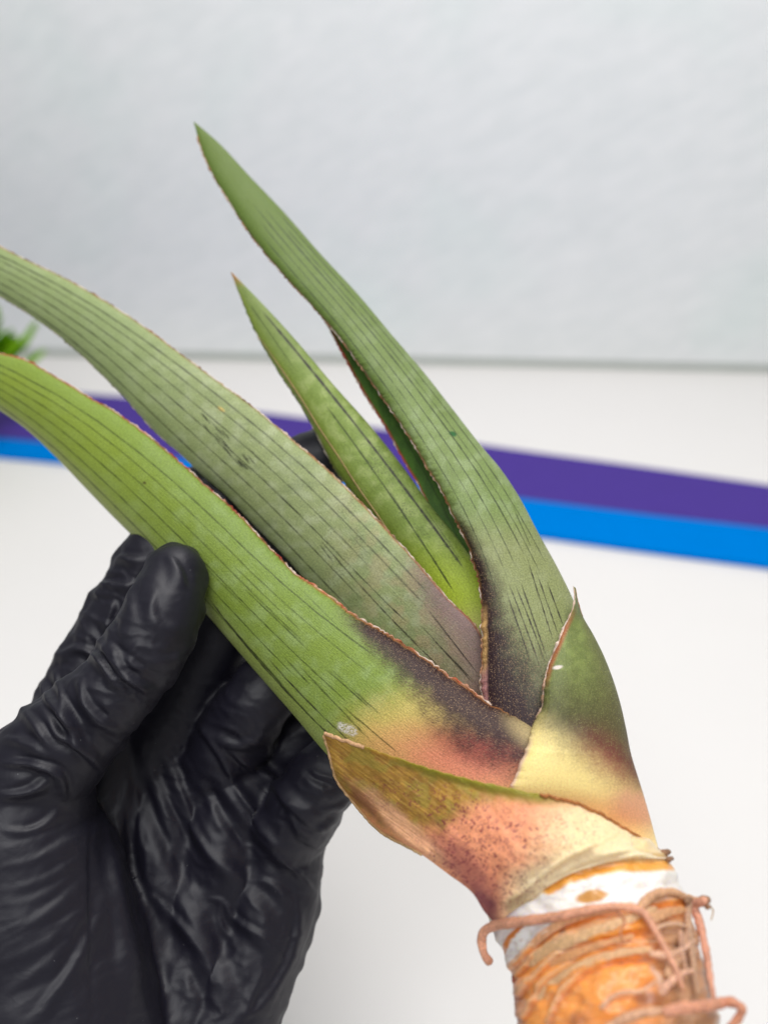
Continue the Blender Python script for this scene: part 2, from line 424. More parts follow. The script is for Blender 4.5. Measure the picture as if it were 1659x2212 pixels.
def leaf(name, Lp, Rp, bulge, pig, mat, lines=(), nu=720, nv=140, thick=0.0035, wl=0.0, wr=0.0, seed=0, prof=1.0, margins=(), label=None, back_v=None, line_col=(46, 56, 30)):
    """blade between two edge curves: rounded outer face, hollow inner face, real thickness"""
    def prep(pts):
        a = np.array([(p[0], p[1], p[2] if len(p) > 2 else 0.0) for p in pts], float)
        return spline(a, nu)
    Ls, Rs = prep(Lp), prep(Rp)
    L3 = P(Ls[:, 0], Ls[:, 1], d0(Ls[:, 0], Ls[:, 1]) + Ls[:, 2])
    R3 = P(Rs[:, 0], Rs[:, 1], d0(Rs[:, 0], Rs[:, 1]) + Rs[:, 2])
    W = R3 - L3; M = (L3 + R3) / 2
    wid = np.linalg.norm(W, axis=1)
    T = unit(np.gradient(smooth1(M, 41), axis=0))
    Nn = unit(np.cross(unit(W), T))
    Nn = np.where((np.sum(Nn * (C0 - M), axis=1) < 0)[:, None], -Nn, Nn)
    Nn = unit(smooth1(unit(C0 - M), 61) + .15 * smooth1(Nn, 61))
    s = np.r_[0, np.cumsum(np.linalg.norm(np.diff(M, axis=0), axis=1))]
    un = s / s[-1]
    sm = s * 1000
    # wavy, notched margins
    def wave(k):
        sc_ = np.abs(((sm / 3.6 + fbm(sm / 9 + k, sm * 0, 2) * 4) % 1) - 0.5) * 2
        am = 0.25 + 1.2 * fbm(sm / 14 + k * 3, sm * 0 + k, 2) * ss(.1, .75, un)
        return ((fbm(sm / 6.0 + k, sm * 0 + k, 3) - 0.5) * 2.2 + 1.1 * (np.sqrt(sc_) - 0.66)) * am
    fade = np.minimum(1, wid / 0.006)
    Wd = unit(W)
    DLw = Wd * (wave(seed + 3.3) * wl * fade)[:, None] + Nn * (wave(seed + 23.3) * wl * 0.8 * fade)[:, None]
    DRw = Wd * (wave(seed + 8.1) * wr * fade)[:, None] + Nn * (wave(seed + 28.1) * wr * 0.8 * fade)[:, None]
    b = np.interp(un, *zip(*bulge)) if isinstance(bulge, (list, tuple)) else np.full(nu, bulge)
    th = np.linspace(0, math.pi, nv)
    x = -np.cos(th) * 0.35 + (th / math.pi * 2 - 1) * 0.65
    x[0], x[-1] = -1, 1
    zz = np.maximum(1 - np.abs(x) ** 2.0, 0) ** (0.5 * prof)
    und = (fbm(un[:, None] * 4 + seed, x[None] * 0.8 + seed, 2) - 0.5) * 0.10
    F = M[:, None] + W[:, None] * (x / 2)[None, :, None] + Nn[:, None] * ((b * wid / 2)[:, None] * (zz[None] * (1 + und)))[..., None]
    el = np.exp(-(x + 1) * (wid[:, None] * 500) / 1.6); er = np.exp(-(1 - x) * (wid[:, None] * 500) / 1.6)
    F = F + el[..., None] * DLw[:, None] + er[..., None] * DRw[:, None]
    L3 = L3 + DLw; R3 = R3 + DRw
    nb = 30
    xb = np.linspace(1, -1, nb)[1:-1]
    zb = np.maximum(1 - xb ** 2, 0) ** 0.5
    tk = np.minimum(thick, wid * 0.35)
    B = M[:, None] + W[:, None] * (xb / 2)[None, :, None] + Nn[:, None] * ((b * wid / 2)[:, None] * zb[None] - tk[:, None] * zb[None] ** 0.6)[..., None]
    G = np.concatenate([F, B], 1)
    vb = (xb + 1) / 2; vf = (x + 1) / 2
    V = np.concatenate([vf, vb])[None].repeat(nu, 0)
    U = un[:, None].repeat(V.shape[1], 1)
    px, py, _ = proj(G)
    wpx = np.hypot(Rs[:, 0] - Ls[:, 0], Rs[:, 1] - Ls[:, 1])[:, None]
    col, speck = pig(px, py, U, V, wpx)
    # dark lengthwise veins, each between two spots on the blade
    fpx, fpy = px[:, :nv], py[:, :nv]
    for ln in lines:
        pts, lw, dk = ln
        a_ = np.array(pts, float)
        if len(a_) > 10: a_ = smooth1(a_, 5)
        elif len(a_) > 2:
            dv = unit(a_[-1] - a_[0]); tl = (a_ - a_[0]) @ dv; pl = (a_ - a_[0]) @ np.array([-dv[1], dv[0]])
            pf = np.polyfit(tl, pl, 1 if len(a_) < 4 else 2); tq = np.linspace(tl[0], tl[-1], 8)
            a_ = a_[0] + tq[:, None] * dv + np.polyval(pf, tq)[:, None] * np.array([-dv[1], dv[0]])
        bx0, by0 = a_.min(0) - 14; bx1, by1 = a_.max(0) + 14
        sel = (px > bx0) & (px < bx1) & (py > by0) & (py < by1)
        X_, Y_ = px[sel], py[sel]
        best = np.full(X_.shape, 1e9); T_ = np.zeros(X_.shape); acc_ = 0.0
        for (x0, y0), (x1, y1) in zip(a_[:-1], a_[1:]):
            dx, dy = x1 - x0, y1 - y0; l_ = math.hypot(dx, dy) + 1e-9
            t = np.clip(((X_ - x0) * dx + (Y_ - y0) * dy) / l_ ** 2, 0, 1)
            d_ = np.hypot(X_ - x0 - t * dx, Y_ - y0 - t * dy); k_ = d_ < best
            best[k_] = d_[k_]; T_[k_] = (acc_ + t * l_)[k_]; acc_ += l_
        hk = a_[0, 0] * .37
        dist = np.abs(best + .9 * (fbm(T_ / 30 + hk, T_ * 0 + hk, 2) - .5))
        en_ = min(46, acc_ * .3); ends = ss(-2, en_, T_) * (1 - ss(acc_ - en_, acc_ + 2, T_))
        brk = 0.75 + 0.25 * ss(0.3, 0.55, fbm(T_ / 14 + hk, T_ * 0 + hk, 2))
        lw = lw * (.7 + .6 * vnoise(T_ / 30 + hk, T_ * 0)) * (.45 + .55 * ends)
        m = np.zeros(px.shape)
        m[sel] = (1 - ss(lw * 0.3, lw * 1.05, dist)) * np.sqrt(ends) * min(1, dk * 1.12) * brk
        m[:, nv:] = 0
        col = mixc(col, (44, 38, 36) if dk >= .9 else line_col, m)
    um = sm[:, None].repeat(V.shape[1], 1); vm = (V - 0.5) * (wid * 1000)[:, None]
    st = np.stack([um + seed * 40, vm, np.zeros_like(um)], -1)
    K = G.shape[1]
    q = grid_faces(nu, K, wrap=True)
    o = mesh_np(name, G.reshape(-1, 3), q, mat, plant,
                attrs={'pigment': ('FLOAT_COLOR', rgba(np.clip(col, 0, 1)).reshape(-1, 4)),
                       'st': ('FLOAT_VECTOR', st.reshape(-1, 3)), 'speck': ('FLOAT', speck.ravel())})
    if label: o['label'] = label
    for side, i0, i1, r, c1, c2 in margins:
        a, e = int(i0 * (nu - 1)), int(i1 * (nu - 1)) + 1
        p = (L3 if side == 'L' else R3)[a:e]
        sg = -1 if side == 'L' else 1
        ss_ = sm[a:e]
        jag = (vnoise(ss_ / 0.9 + seed, ss_ * 0 + 3) - 0.35) * 0.00035 * (vnoise(ss_ / 7 + seed, ss_ * 0 + 1) > 0.42)
        p = p + Wd[a:e] * (sg * jag)[:, None] + Nn[a:e] * 0.00015
        rr = r * (0.95 * (0.25 + 1.0 * vnoise(ss_ / 1.1 + seed, ss_ * 0 + 5)) + 0.7 * ss(.68, .85, vnoise(ss_ / 2.6 + seed, ss_ * 0 + 15))) * np.minimum(1, wid[a:e] / 0.004)
        k = fbm(ss_ / 5 + seed, ss_ * 0 + 2, 3)
        C = lin(c1)[None] * (1 - ss(.35, .65, k))[:, None] + lin(c2)[None] * ss(.35, .65, k)[:, None]
        k2 = .6 * ss(.45, .7, fbm(ss_ / 7 + seed * 7, ss_ * 0 + 8, 2))[:, None]; C = C * (1 - k2) + lin((92, 70, 40)) * k2
        k3 = .85 * ss(.52, .66, fbm(ss_ / 5 + seed * 3, ss_ * 0 + 28, 2))[:, None]; C = C * (1 - k3) + lin((226, 206, 190)) * k3
        tube('margin', p, rr, M_MARGIN, o, lambda S, A, nz, C=C: C[:, None].repeat(A.shape[1], 1) * (1 + 0.8 * nz[..., None]), seg=7, seed=seed, rough=0.25)
    return o

def long_veins(L, R, vs, a, b, lw=1.9, dk=.8):
    r = random.Random(int(a * 100) + len(vs))
    return rand_lines(L, R, [(v + (r.random() - .5) * .04, a + r.random() * .12, b - r.random() * .12, lw * (.75 + .6 * r.random()), dk * (.65 + .35 * r.random())) for v in vs], 0)

def rand_lines(L, R, vs, seed, full=0.5):
    """veins spread between two edge curves"""
    r = random.Random(seed)
    Ls = spline([p[:2] for p in L], 60); Rs = spline([p[:2] for p in R], 60)
    out = []
    for v in vs:
        if isinstance(v, tuple): v, a, b, lw, dk = v
        else: a, b, lw, dk = 0.0, 1.0, 2.2, 0.8
        n = 14
        pts = []
        for i in range(n):
            t = a + (b - a) * i / (n - 1)
            k = t * 59; k0 = int(min(58, k)); f = k - k0
            l = Ls[k0] * (1 - f) + Ls[k0 + 1] * f; q = Rs[k0] * (1 - f) + Rs[k0 + 1] * f
            pts.append(tuple(l * (1 - v) + q * v))
        out.append((pts, lw, dk))
    return out

# ---- leaf C : inner spear --------------------------------------------------
CL = [(498, 587, .004), (516, 630, .005), (541, 692, .006), (600, 800, .007), (646, 870, .008), (681, 932, .009), (722, 1010, .010), (772, 1078, .011), (832, 1150, .012), (905, 1240, .013), (985, 1345, .013), (1020, 1400, .013), (1050, 1480, .013)]
CR = [(502, 589, .004), (560, 648, .005), (640, 735, .006), (720, 830, .007), (800, 920, .008), (870, 1008, .009), (935, 1098, .010), (992, 1168, .010), (1040, 1240, .011), (1075, 1310, .012), (1090, 1360, .012), (1095, 1420, .012), (1095, 1480, .012)]
def pigC(px, py, u, v, w_):
    n = fbm(px / 30, py / 30, 4); n2 = fbm(px / 9 + 3, py / 9, 3)
    c = np.broadcast_to(lin((134, 156, 72)), px.shape + (3,)).copy()
    c = mixc(c, (180, 192, 124), ss(.4, .75, n) * 0.5)
    c = mixc(c, (124, 142, 66), (1 - ss(.2, .55, n)) * 0.4)
    c = mixc(c, (124, 142, 78), (1 - ss(700, 860, py)) * 0.75)
    c = mixc(c, (134, 154, 58), (1 - ss(.10, .34, v)) * 0.7)
    c = mixc(c, (190, 212, 66), ss(1130, 1290, py) * ss(.25, .6, n * .5 + .3 + .2 * ss(1150, 1300, py)))
    c = mixc(c, (214, 214, 120), ss(1280, 1380, py))
    c = mixc(c, (176, 120, 74), (1 - ss(590, 625, py)) * .9)
    # sooty flecks beside the dark veins
    f = ss(.60, .72, vnoise(px / 2.6, py / 2.6)) * ss(.42, .6, fbm(px / 40 + 9, py / 40, 3)) * ss(880, 1000, py) * (1 - ss(1180, 1290, py)) * ss(.3, .5, v)
    c = mixc(c, (52, 66, 36), f * .75)
    return c, 0 * px
linesC = [([(566, 668), (640, 765), (720, 855), (800, 958), (862, 1036), (930, 1130), (1004, 1232)], 3.6, .92),
          ([(700, 870), (760, 950), (808, 1018), (850, 1085), (900, 1150), (950, 1225), (985, 1290)], 2.4, .85),
          ([(836, 1050), (872, 1110), (905, 1165)], 1.7, .6), ([(905, 1080), (960, 1160), (1000, 1216)], 1.8, .5),
          ([(530, 640), (580, 720), (640, 800)], 2.2, .5)]
leafC = leaf('leaf', CL, CR, [(0, .35), (.2, .55), (1, .5)], pigC, M_LEAF, linesC, nv=110, seed=1, label='slender inner leaf with a thick sooty vein',
     margins=[('L', 0.02, 0.75, .00022, (120, 118, 62), (96, 110, 52))])
# seam of the rolled inner edge
seam = spline([(560, 728), (610, 800), (655, 868), (690, 925), (730, 985), (775, 1055), (822, 1122), (850, 1165)], 240)
sd = 0.0
def front_of(o_pts, lift): return P(o_pts[:, 0], o_pts[:, 1], d0(o_pts[:, 0], o_pts[:, 1]) + lift)

# ---- leaf B : middle left, grey green ---------------------------------------
BL = [(-330, 470, .004), (-200, 540, .005), (0, 640, .006), (69, 682, .006), (153, 746, .006), (222, 811, .006), (262, 850, .006), (300, 894, .006), (352, 948, .007), (384, 976, .007), (435, 1025, .008), (490, 1073, .008), (545, 1131, .009), (601, 1188, .009), (680, 1275, .010), (800, 1390, .011), (940, 1490, .012), (1010, 1550, .012)]
BR = [(-335, 440, .004), (-200, 462, .004), (0, 533, .003), (69, 567, .003), (139, 600, .003), (208, 639, .002), (278, 683, .002), (347, 732, .002), (416, 784, .002), (486, 835, .002), (556, 887, .002), (622, 942, .002), (690, 1000, .002), (742, 1048, .002), (832, 1142, .002), (902, 1217, .003), (962, 1287, .004), (1034, 1364, .005), (1058, 1420, .006), (1072, 1510, .006)]
def pigB(px, py, u, v, w_):
    n = fbm(px / 34 + 5, py / 34, 4); n2 = fbm(px / 70, py / 26 + 8, 3)
    c = np.broadcast_to(lin((154, 166, 112)), px.shape + (3,)).copy()
    c = mixc(c, (188, 196, 158), ss(.4, .75, n) * .5)
    c = mixc(c, (132, 144, 98), (1 - ss(.2, .55, n2)) * .5)
    c = mixc(c, (150, 168, 112), (1 - ss(200, 520, px)) * .7)
    c = mixc(c, (176, 164, 122), ss(650, 900, px) * ss(.4, .62, fbm(px / 45 + 2, py / 45, 3)) * .7)
    dm = (1 - v) * w_
    # purple bloom near the overlapping margin and at the base
    pm = dith(px, py, (1 - ss(4, 90, dm + 20 * (n - .5))) * ss(840, 960, px), .8, 50)
    c = mixc(c, (108, 70, 84), pm * .85)
    c = mixc(c, (150, 124, 120), dith(px, py, ss(860, 1030, px), .6, 50) * .65)
    c = mixc(c, (196, 104, 56), (1 - ss(1.5, 4, dm)) * ss(560, 650, px) * .45)
    c = mixc(c, (150, 140, 84), (1 - ss(2, 6, dm)) * (1 - ss(560, 650, px)) * .5)
    f = ss(.62, .74, vnoise(px / 2.8 + 40, py / 2.8)) * ss(.45, .6, fbm(px / 50 + 19, py / 50, 3)) * ss(640, 720, px)
    c = mixc(c, (98, 100, 62), f * .5)
    c = mixc(c, (208, 186, 110), blob(px, py, 478, 884, 9, 4, 35, .4, .2))
    sp = ss(820, 960, px) * .45
    return c, sp
linesB = long_veins(BL, BR, [.14, .30, .45, .60, .74, .87], .08, .90, 1.7, .9) + [
          ([(688, 1162), (760, 1245), (840, 1330), (900, 1395), (990, 1480)], 1.7, .9),
          ([(916, 1305), (960, 1365), (1006, 1420), (1036, 1462)], 1.8, .92), ([(905, 1345), (960, 1410), (1026, 1480)], 1.7, .9),
          ([(935, 1380), (990, 1440), (1030, 1478)], 2.0, .85), ([(760, 1160), (800, 1200)], 1.8, .5),
          ([(690, 1175), (720, 1215)], 2.0, .7), ([(880, 1400), (950, 1460), (1000, 1496)], 2.0, .7)]
r_ = random.Random(4)
for i in range(13):       # short dark scratches in the middle of the blade
    x0 = 425 + r_.random() * 60; y0 = 880 + (x0 - 425) * .8 + r_.random() * 45
    l = 14 + r_.random() * 30
    linesB.append(([(x0, y0), (x0 + l * .62, y0 + l * .78)], 1.9, .75))
for i in range(9):
    x0 = 500 + r_.random() * 40; y0 = 962 + r_.random() * 40; l = 20 + r_.random() * 30
    linesB.append(([(x0, y0), (x0 + l * .64, y0 + l * .76)], 1.9, .75))
leaf('leaf', BL, BR, [(0, .35), (.3, .52), (.75, .38), (1, .2)], pigB, M_LEAF_DARK, linesB, wl=.0001, wr=.00018, seed=2, label='broad grey-green middle leaf with purple bloom near its base',
     margins=[('R', .02, .96, .00032, (160, 108, 76), (206, 178, 150)), ('L', .02, .5, .0002, (128, 124, 82), (110, 120, 76))], line_col=(44, 46, 36))

# ---- leaf D : tall right leaf ------------------------------------------------
DR = [(421, 263, .004), (471, 306, .005), (538, 378, .006), (615, 459, .007), (692, 547, .008), (769, 630, .008), (846, 722, .009), (923, 813, .009), (975, 880, .009), (1042, 966, .009), (1079, 1010, .009), (1120, 1071, .009), (1162, 1150, .009), (1202, 1222, .009), (1240, 1300, .008), (1275, 1400, .007), (1300, 1500, .006), (1310, 1620, .005)]
DL = [(418, 262, .004), (438, 330, .004), (498, 440, .003), (560, 531, .002), (620, 602, .001), (680, 667, .001), (713, 704, .001), (764, 770, 0), (821, 852, 0), (862, 911, -.001), (891, 955, -.001), (917, 1001, -.001), (945, 1046, -.001), (965, 1084, -.001), (984, 1124, -.001), (1007, 1172, -.001), (1018, 1204, -.001), (1032, 1245, -.001), (1040, 1300, -.001), (1042, 1370, -.001), (1040, 1500, 0), (1045, 1620, .001)]
def pigD(px, py, u, v, w_):
    n = fbm(px / 32 + 15, py / 32, 4); n2 = fbm(px / 60, py / 60 + 8, 3)
    c = np.broadcast_to(lin((130, 150, 86)), px.shape + (3,)).copy()
    c = mixc(c, (162, 178, 132), ss(.4, .75, n) * .5)
    c = mixc(c, (98, 120, 46), (1 - ss(420, 1020, py)) * .9)
    c = mixc(c, (108, 128, 60), (1 - ss(.25, .55, n2)) * .4)
    c = mixc(c, (84, 108, 34), (1 - ss(.0, .45, v)) * (1 - ss(820, 960, py)) * .6)
    c = mixc(c, (158, 156, 110), ss(1080, 1200, py) * .55)
    dm = v * w_
    # dark purple zone: hugs the left margin, then fills the base
    k = ss(1120, 1200, py)
    lim = np.interp(py, [1100, 1180, 1240, 1300, 1360, 1420, 1470, 1520, 1560], [8, 20, 30, 40, 62, 95, 130, 180, 260])
    pm = dith(px, py, (1 - ss(-.55, .6, (dm - lim) / (lim + 20) + (n - .5) * .5)) * ss(1080, 1150, py), .9, 70)
    c = mixc(c, (46, 22, 34), pm * .98)
    c = mixc(c, (92, 86, 78), (1 - pm) * ss(1360, 1480, py) * .45)
    c = mixc(c, (180, 110, 60), (1 - ss(1.5, 4, dm)) * ss(880, 960, py) * .5)
    c = mixc(c, (216, 172, 112), (1 - ss(7, 15, dm)) * ss(1290, 1350, py) * (1 - ss(1440, 1500, py)))
    c = mixc(c, (196, 140, 140), (1 - ss(10, 18, dm)) * ss(1420, 1480, py))
    c = mixc(c, (42, 104, 48), blob(px, py, 978, 937, 8, 5, 20, .35, .3))
    c = mixc(c, (120, 108, 64), (1 - ss(1.5, 4, dm)) * ss(480, 560, py) * (1 - ss(880, 960, py)) * .5)
    return c, np.clip(pm * .8 + ss(1300, 1400, py) * .4, 0, 1)
linesD = long_veins(DL, DR, [.20, .36, .52, .66, .79, .90], .10, .86, 1.7, .85) + [
          ([(1092, 1274), (1112, 1330), (1130, 1385), (1150, 1440)], 1.9, .92), ([(1098, 1258), (1122, 1320), (1150, 1395), (1166, 1440)], 1.9, .92),
          ([(1112, 1262), (1140, 1330), (1166, 1400), (1180, 1440)], 1.9, .92), ([(1122, 1250), (1150, 1330), (1184, 1430)], 1.9, .92),
          ([(1136, 1200), (1166, 1290), (1196, 1390)], 1.7, .9), ([(1156, 1230), (1186, 1310), (1208, 1380)], 1.7, .9), ([(1180, 1252), (1204, 1320), (1220, 1360)], 2.0, .9),
          ([(1105, 1090), (1130, 1140), (1150, 1190)], 1.6, .7)]
leafD = leaf('leaf', DL, DR, [(0, .35), (.3, .55), (.7, .62), (1, .45)], pigD, M_LEAF_DARK, linesD, wl=.00056, seed=3, label='tall upright leaf with a blackish purple foot',
     margins=[('L', .02, .97, .00030, (156, 100, 66), (204, 150, 116))], line_col=(44, 52, 34))
# far half of the folded blade D, its inner face seen in shade
D2L = [(640, 620, .010), (700, 690, .010), (738, 760, .010), (788, 852, .011), (837, 930, .011), (860, 973, .011), (897, 1036, .011), (922, 1086, .012), (962, 1180, .013), (1010, 1300, .014)]
D2R = [(700, 600, .012), (780, 690, .012), (850, 775, .012), (900, 860, .013), (950, 960, .013), (985, 1020, .013), (1020, 1080, .013), (1060, 1150, .014), (1100, 1240, .015), (1120, 1330, .015)]
def pigD2(px, py, u, v, w_):
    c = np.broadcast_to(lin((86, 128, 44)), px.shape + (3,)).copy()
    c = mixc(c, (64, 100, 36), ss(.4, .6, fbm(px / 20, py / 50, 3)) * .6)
    c = mixc(c, (190, 70, 62), (1 - ss(2, 6, v * w_)) * .8)
    return c, 0 * px
leaf('folded_blade', D2L, D2R, -.15, pigD2, M_LEAF, rand_lines(D2L, D2R, [(.3, .1, .9, 1.8, .5), (.5, .1, .9, 1.8, .5)], 1), nu=300, nv=50, thick=.002, wl=.0003, seed=4, label='shaded inner face of the folded tall leaf',
     margins=[('L', .02, .95, .00028, (196, 74, 62), (176, 96, 70))])

# ---- leaf A : lower left, bright green -----------------------------------------
AL = [(-420, 640, .006), (-300, 708, .006), (-140, 800, .006), (0, 887, .006), (46, 919, .006), (120, 987, .006), (185, 1055, .006), (240, 1112, .006), (296, 1168, .006), (342, 1216, .006), (440, 1320, .006), (500, 1390, .006), (560, 1460, .006), (640, 1552, .006), (702, 1626, .006), (780, 1700, .006), (880, 1780, .006), (980, 1850, .006)]
AR = [(-425, 625, .005), (-300, 655, .002), (-140, 710, 0), (0, 762, -.001), (60, 779, -.001), (116, 811, -.002), (185, 853, -.002), (254, 893, -.002), (315, 937, -.003), (356, 971, -.003), (402, 1010, -.003), (446, 1049, -.003), (490, 1086, -.003), (533, 1130, -.003), (582, 1182, -.003), (642, 1242, -.003), (702, 1282, -.003), (762, 1327, -.003), (832, 1367, -.003), (902, 1412, -.003), (1002, 1482, -.003), (1052, 1517, -.003), (1152, 1564, -.002), (1240, 1620, 0)]
def pigA(px, py, u, v, w_):
    n = fbm(px / 34 + 35, py / 34, 4); n2 = fbm(px / 80 + 3, py / 80, 3)
    c = np.broadcast_to(lin((140, 162, 74)), px.shape + (3,)).copy()
    c = mixc(c, (164, 186, 120), ss(.4, .75, n) * .5)
    c = mixc(c, (136, 158, 56), (1 - ss(.3, .6, n2)) * .5)
    c = mixc(c, (148, 168, 60), (1 - ss(160, 520, px)) * .75)
    c = mixc(c, (118, 144, 64), ss(.60, .9, v) * (1 - ss(700, 800, px)) * .45)
    c = mixc(c, (166, 174, 106), (1 - ss(.02, .25, v)) * .5)
    dm = (1 - v) * w_
    nn = n - .5
    # yellow then red zones towards the foot
    yl = ss(-50, 85, (px - 700) * .42 + (py - 1560) + 24 * nn)
    c = mixc(c, (226, 202, 116), dith(px, py, yl * ss(690, 800, px), .6, 35))
    c = mixc(c, (240, 150, 122), blob(px, py, 1010, 1655, 170, 50, 14, .8, .12, 2) * .95)
    c = mixc(c, (178, 66, 70), blob(px, py, 1060, 1615, 130, 34, 14, .85, .12, 3) * .85)
    lim = np.interp(px, [690, 740, 800, 860, 920, 1000, 1100, 1180], [6, 26, 44, 62, 84, 112, 112, 100])
    pm = dith(px, py, (1 - ss(-.55, .6, (dm - lim) / (lim + 10) + nn * .5)) * ss(700, 800, px), .9, 35)
    c = mixc(c, (50, 18, 28), pm * .98)
    edge = pm * (1 - ss(.0, .16, (dm - lim * .9) / (lim + 10) + nn)) * 0
    c = mixc(c, (206, 184, 128), blob(px, py, 1140, 1584, 46, 22, 38, .95, .1, 5) * .75)
    c = mixc(c, (186, 118, 62), (1 - ss(2, 6, dm)) * ss(600, 700, px) * .6)
    c = mixc(c, (170, 60, 44), (1 - ss(1.5, 4, dm)) * (1 - ss(600, 700, px)) * .5)
    c = mixc(c, (88, 84, 40), blob(px, py, 312, 1043, 4, 3, 0, .4, .1))
    sp = np.clip(pm * .75 + yl * ss(760, 900, px) * .35, 0, 1)
    # scraped white scar above the sheath tip
    c = mixc(c, (240, 236, 226), blob(px, py, 748, 1573, 22, 11, 28, .3, .7, 9) * ss(.35, .5, vnoise(px / 3, py / 3)))
    return c, sp
linesA = long_veins(AL, AR, [.12, .24, .38, .52, .66, .80], .08, .82, 1.7, .85) + [
          ([(445, 1285), (520, 1380), (600, 1475), (690, 1570), (760, 1632)], 1.8, .9),
          ([(575, 1418), (650, 1500), (720, 1570), (800, 1640)], 1.8, .92), ([(520, 1265), (620, 1360), (672, 1410)], 2.0, .75),
          ([(612, 1418), (660, 1470), (672, 1482)], 2.0, .8), ([(700, 1440), (760, 1500), (812, 1538)], 2.2, .85), ([(715, 1445), (770, 1500), (830, 1550)], 1.8, .7),
          ([(740, 1525), (800, 1580), (870, 1635)], 2.0, .8), ([(480, 1330), (560, 1425), (640, 1515), (700, 1580)], 2.0, .8),
          ([(640, 1265), (700, 1320), (735, 1360)], 1.8, .4), ([(500, 1215), (580, 1300), (660, 1370)], 1.8, .6),
          ([(640, 1430), (720, 1520), (810, 1610)], 2.0, .75), ([(420, 1200), (480, 1265), (560, 1340)], 1.7, .5)]
leaf('leaf', AL, AR, [(0, .35), (.3, .60), (.7, .55), (1, .40)], pigA, M_LEAF_DARK, linesA, nu=800, nv=150, wr=.00052, seed=5, label='bright green front leaf under the thumb, dark purple at its foot',
     margins=[('R', .02, .62, .00030, (166, 54, 44), (214, 160, 140)), ('R', .62, .955, .00042, (186, 92, 56), (220, 176, 146))], line_col=(50, 62, 26))

# ---- leaf E : short right bract -------------------------------------------------
EL = [(1238, 1266, -.002), (1241, 1285, -.003), (1240, 1302, -.004), (1216, 1362, -.005), (1205, 1390, -.006), (1184, 1440, -.007), (1174, 1488, -.008), (1172, 1520, -.008), (1154, 1562, -.008), (1140, 1605, -.009), (1118, 1655, -.009), (1100, 1700, -.008), (1085, 1780, -.002), (1075, 1880, .004)]
ER = [(1243, 1270, -.001), (1248, 1300, 0), (1256, 1325, .001), (1282, 1372, .003), (1302, 1412, .004), (1322, 1462, .005), (1340, 1520, .006), (1352, 1572, .006), (1364, 1632, .006), (1376, 1672, .006), (1388, 1710, .007), (1404, 1765, .010), (1418, 1818, .014), (1438, 1900, .018)]
def pigE(px, py, u, v, w_):
    n = fbm(px / 26 + 75, py / 26, 4)
    c = np.broadcast_to(lin((112, 124, 68)), px.shape + (3,)).copy()
    c = mixc(c, (136, 150, 82), ss(.4, .7, n) * .6)
    c = mixc(c, (62, 32, 36), dith(px, py, ss(1400, 1600, py + 20 * (n - .5)), .9, 70) * .75)
    c = mixc(c, (92, 84, 50), ss(.5, .95, v) * .5)
    c = mixc(c, (132, 46, 54), blob(px, py, 1320, 1680, 90, 50, 55, .9, .12, 2) * .85)
    t = (py - 1560) * 0.85 - (px - 1150) * .62 + 20 * (n - .5)
    c = mixc(c, (255, 232, 156), dith(px, py, ss(-60, 60, t), .6, 70))
    c = mixc(c, (244, 190, 140), ss(1690, 1760, py) * .8)
    c = mixc(c, (222, 160, 132), blob(px, py, 1372, 1752, 50, 40, 30, .6, .3, 4) * .7)
    c = mixc(c, (250, 228, 176), ss(1760, 1830, py))
    dm = v * w_
    c = mixc(c, (244, 206, 186), (1 - ss(3, 14, dm)) * ss(1570, 1640, py) * .9)
    c = mixc(c, (170, 88, 62), (1 - ss(4, 13, dm)) * ss(1300, 1360, py) * (1 - ss(1440, 1500, py)) * .8)
    c = mixc(c, (226, 214, 206), blob(px, py, 1205, 1442, 10, 4, -10, .4, .3))
    sp = (1 - ss(-40, 10, t)) * .8 * (1 - ss(1600, 1740, py) * .5)
    return c, sp
leaf('bract', EL, ER, [(0, .3), (.3, .55), (.6, .5), (.78, .22), (.88, .04), (1, .02)], pigE, M_BRACT, (), nu=420, nv=130, wl=.00056, seed=6, label='short olive bract with a torn margin and pale yellow foot',
     margins=[('L', 0.0, .47, .00038, (196, 150, 120), (224, 196, 176)), ('R', 0, .1, .0003, (150, 96, 60), (180, 130, 96))])

# ---- stem -------------------------------------------------------------------------
SL = [(1046, 1900, .030), (1056, 1960, .011), (1068, 2020, .006), (1088, 2060, .006), (1110, 2104, .006), (1116, 2150, .006), (1122, 2200, .006), (1128, 2262, .006), (1135, 2400, .006)]
SR = [(1404, 1836, .030), (1440, 1862, .013), (1462, 1890, .006), (1480, 1945, .006), (1500, 2000, .006), (1520, 2070, .006), (1538, 2140, .006), (1552, 2212, .006), (1570, 2350, .006)]
def band(px, py, pts, w1, seed=0, jag=3):
    """soft band under a slanting scar line"""
    d = pdist(px, py, pts)
    return 1 - ss(w1 * .6, w1 * 1.2, d + jag * (fbm(px / 12 + seed, py / 12, 3) - .5) * 2)
SCARS = [
    [(1088, 1962), (1120, 1940), (1170, 1912), (1230, 1880), (1300, 1862), (1370, 1853), (1440, 1850)],
    [(1100, 2098), (1130, 2072), (1170, 2030), (1225, 1994), (1300, 1972), (1360, 1962)],
    [(1112, 2108), (1150, 2074), (1200, 2040), (1270, 2010), (1340, 1986), (1420, 1952), (1480, 1945)],
    [(1122, 2150), (1160, 2108), (1210, 2066), (1290, 2036), (1380, 2012), (1500, 2002)],
    [(1135, 2200), (1175, 2130), (1240, 2085), (1330, 2052), (1420, 2040)],
    [(1185, 2225), (1215, 2150), (1265, 2100), (1330, 2075), (1400, 2068)],
]
